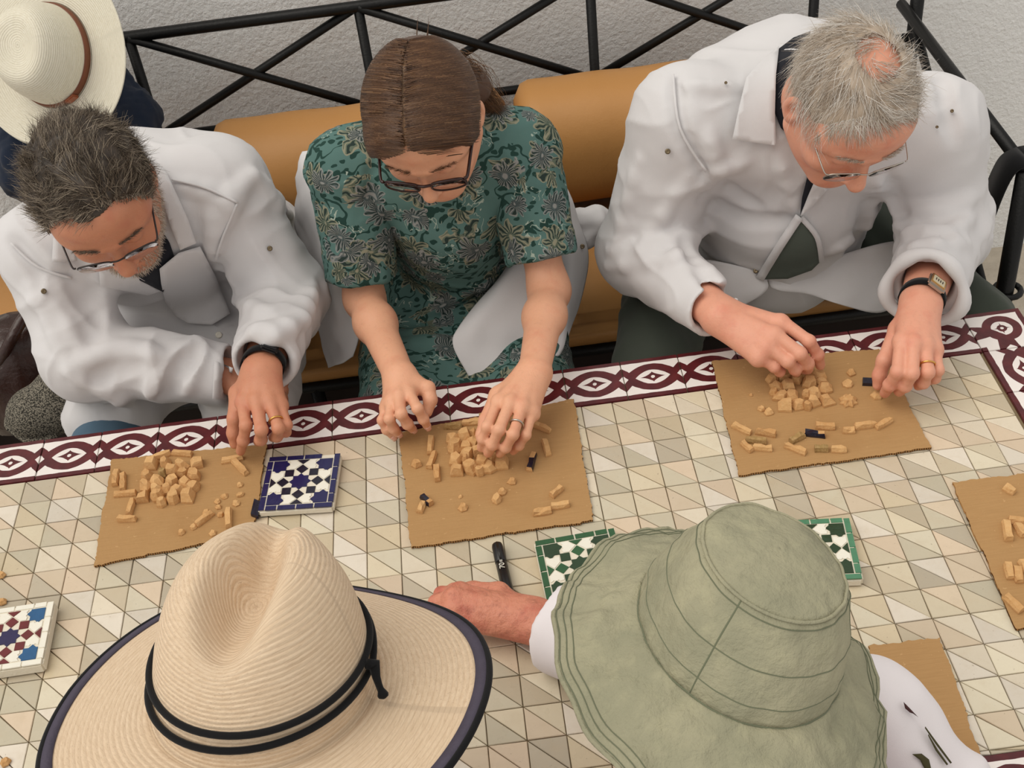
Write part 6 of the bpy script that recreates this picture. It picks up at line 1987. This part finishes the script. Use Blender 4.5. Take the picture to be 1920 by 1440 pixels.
# ------------------------------------------------------------------ cream hat on the bench end, denim jacket, bag, tweed cap
LH = np.array((-.692, 1.12, 1.035)); LR = axis_frame((-.30, -.74, .62), (-.2, .5, 1))
hat3 = tag(empty('panama_hat', tuple(LH)), 'cream woven hat with brown leather band resting on a denim jacket', 'hat')
MAT['cream'] = straw_mat('cream_straw', (232, 227, 210), (220, 213, 192), (166, 156, 134), .0042, .8)
dx, dy, dh = .082, .096, .120
def hprof(t):
    c, s = math.cos(t), math.sin(t); P = []
    for q in np.linspace(0, 1, 40):
        rho = math.sin(q * PI / 2) ** .8 if q > 0 else 0
        x, y = dx * rho * c, dy * rho * s
        z = dh * max(0, 1 - rho ** 4.5) ** .55
        g = math.exp(-(((x / .040) ** 2 + ((y + .002) / .058) ** 2) ** 1.6)); z -= .022 * g
        z -= .020 * max(0, s) ** 3 * rho ** 2 * (1 - rho ** 6)
        P.append((x, y, z))
    for q in np.linspace(0, 1, 22)[1:]:
        x, y = dx * c + (.172 * c - dx * c) * q, dy * s + (.178 * s - dy * s) * q
        P.append((x, y, -.002 + .022 * q * q * c * c - .012 * q * q * s * s * (1 if s > 0 else .2) + .004 * q * math.sin(3 * t)))
    return np.array(P)
V, Q, Wv, arc = revolve(hprof, 128); k3 = 40 + 21; A3 = V.reshape(128, k3, 3)
for nm, a_, b_ in (('crown', 0, 41), ('brim', 40, k3)):
    n_ = b_ - a_
    hat_part(nm, A3[:, a_:b_].reshape(-1, 3), np.array([(i * n_ + j, ((i + 1) % 128) * n_ + j, ((i + 1) % 128) * n_ + j + 1, i * n_ + j + 1) for i in range(128) for j in range(n_ - 1)]), Wv.reshape(128, k3, 3)[:, a_:b_].reshape(-1, 3), MAT['cream'], hat3, LR, LH, .002)
MAT['brownband'] = plain('brown_leather_band', (112, 62, 36), .45, .4, .25, 50, .0006, 300)
bd = []
for i in range(128):
    t = 2 * PI * i / 128; n = unit(np.array((math.cos(t) / dx, math.sin(t) / dy, 0))); p = np.array((dx * math.cos(t), dy * math.sin(t), 0)) * 1.0
    for o_, z_ in ((.000, .002), (.004, .002), (.0030, .015), (-.002, .015)): bd.append(p * (1 if z_ < .01 else .985) + n * (o_ + .0012) + np.array((0, 0, z_)))
Qb = np.array([(i * 4 + j, ((i + 1) % 128) * 4 + j, ((i + 1) % 128) * 4 + (j + 1) % 4, i * 4 + (j + 1) % 4) for i in range(128) for j in range(4)])
hat_part('band', np.array(bd), Qb, None, MAT['brownband'], hat3, LR, LH, 0)
bm = bmesh.new(); tb = -1.25
bx(bm, (0, 0, 0), (.024, .006, .017), bev=.002)
bm.transform(Matrix.Translation((dx * 1.05 * math.cos(tb), dy * 1.05 * math.sin(tb), .009)) @ Matrix.Rotation(tb + PI / 2, 4, 'Z'))
V_ = np.array([tuple(v.co) for v in bm.verts]); F_ = [tuple(v.index for v in f.verts) for f in bm.faces]
bm.verts.index_update(); F_ = [tuple(v.index for v in f.verts) for f in bm.faces]; bm.free()
mobj('band_buckle', place(V_, LR, LH) - LH, F_, plain('buckle_leather', (150, 84, 54), .4), hat3, False)
# denim jacket
jv = Vol((-1.05, .98, .50), (-.40, 1.44, 1.02), .008)
jv.chain([py(120, 190, 1.27), py(190, 185, 1.27), py(250, 205, 1.25)], [.08, .07, .030], k=.05)
jv.chain([py(60, 240, 1.22), py(150, 240, 1.20), py(270, 215, 1.22)], [.07, .08, .035], k=.05)
jv.chain([py(70, 300, 1.15), py(220, 280, 1.15)], [.09, .08], k=.05)
garment('denim_jacket', jv, MAT['denimd'], None, lambda V: .008 * Waves(80, .05, 12)(V) + .003 * Waves(81, .02)(V))
tag(bpy.data.objects['denim_jacket'], 'dark blue denim jacket heaped under the cream hat', 'jacket')
# brown leather bag
bgv = Vol((-1.05, .50, .44), (-.45, 1.05, .86), .007)
bgv.ell(py(30, 720, .80), (.115, .10, .13), k=.02); bgv.cap(py(60, 640, .84), py(10, 650, .84), .06, .05, k=.06)
m = MB('dark_brown_leather', .28, .5); m.color(m.mix(m.noise(12, 4), lin((24, 11, 8)), lin((58, 28, 18)))); m.bump(m.noise(160, 4), .001); m.bump(m.noise(18, 3), .01, .5)
MAT['bag'] = m.m
bag = tag(empty('leather_bag', tuple(py(30, 740, .80))), 'glossy dark brown leather bag on the bench at the left edge', 'bag')
bl = np.array(bag.location)
V, Q = bgv.mesh(2); N_ = vnormals(V, Q); V = V + N_ * (.007 * Waves(82, .07)(V))[:, None]
mobj('bag_body', V - bl, Q, MAT['bag'], bag)
tobj('bag_handle', catmull([py(-10, 700, .74), py(20, 640, .76), py(50, 590, .80), py(85, 585, .84)], 6) - bl, .011, MAT['bag'], bag, 10)
# tweed cap
cap_p = py(85, 765, .56)
tc = tag(empty('tweed_cap', tuple(cap_p)), 'grey flecked tweed cap lying between the bag and the bearded man', 'cap')
m = MB('grey_tweed', .95, .1)
w1 = m.noise(420, 2, .6); c = m.mix(m.x(w1).gt(.5), lin((52, 50, 46)), lin((128, 122, 110))); m.color(c); m.bump(w1, .0015)
MAT['tweed'] = m.m
tvv = Vol(cap_p - .16, cap_p + .16, .005)
tvv.ell(py(112, 750, .58), (.050, .055, .062), k=.0); tvv.ell(py(70, 775, .565), (.055, .055, .05), k=.015)
V, Q = tvv.mesh(2); mobj('cap_crown', V - cap_p, Q, MAT['tweed'], tc)
bv_ = Vol(cap_p - .16, cap_p + .16, .005); bv_.cap(py(38, 790, .55), py(75, 812, .53), .030, .034, k=.01, flat=((.2, -.3, 1), .3))
V, Q = bv_.mesh(2); mobj('cap_peak', V - cap_p, Q, MAT['tweed'], tc)
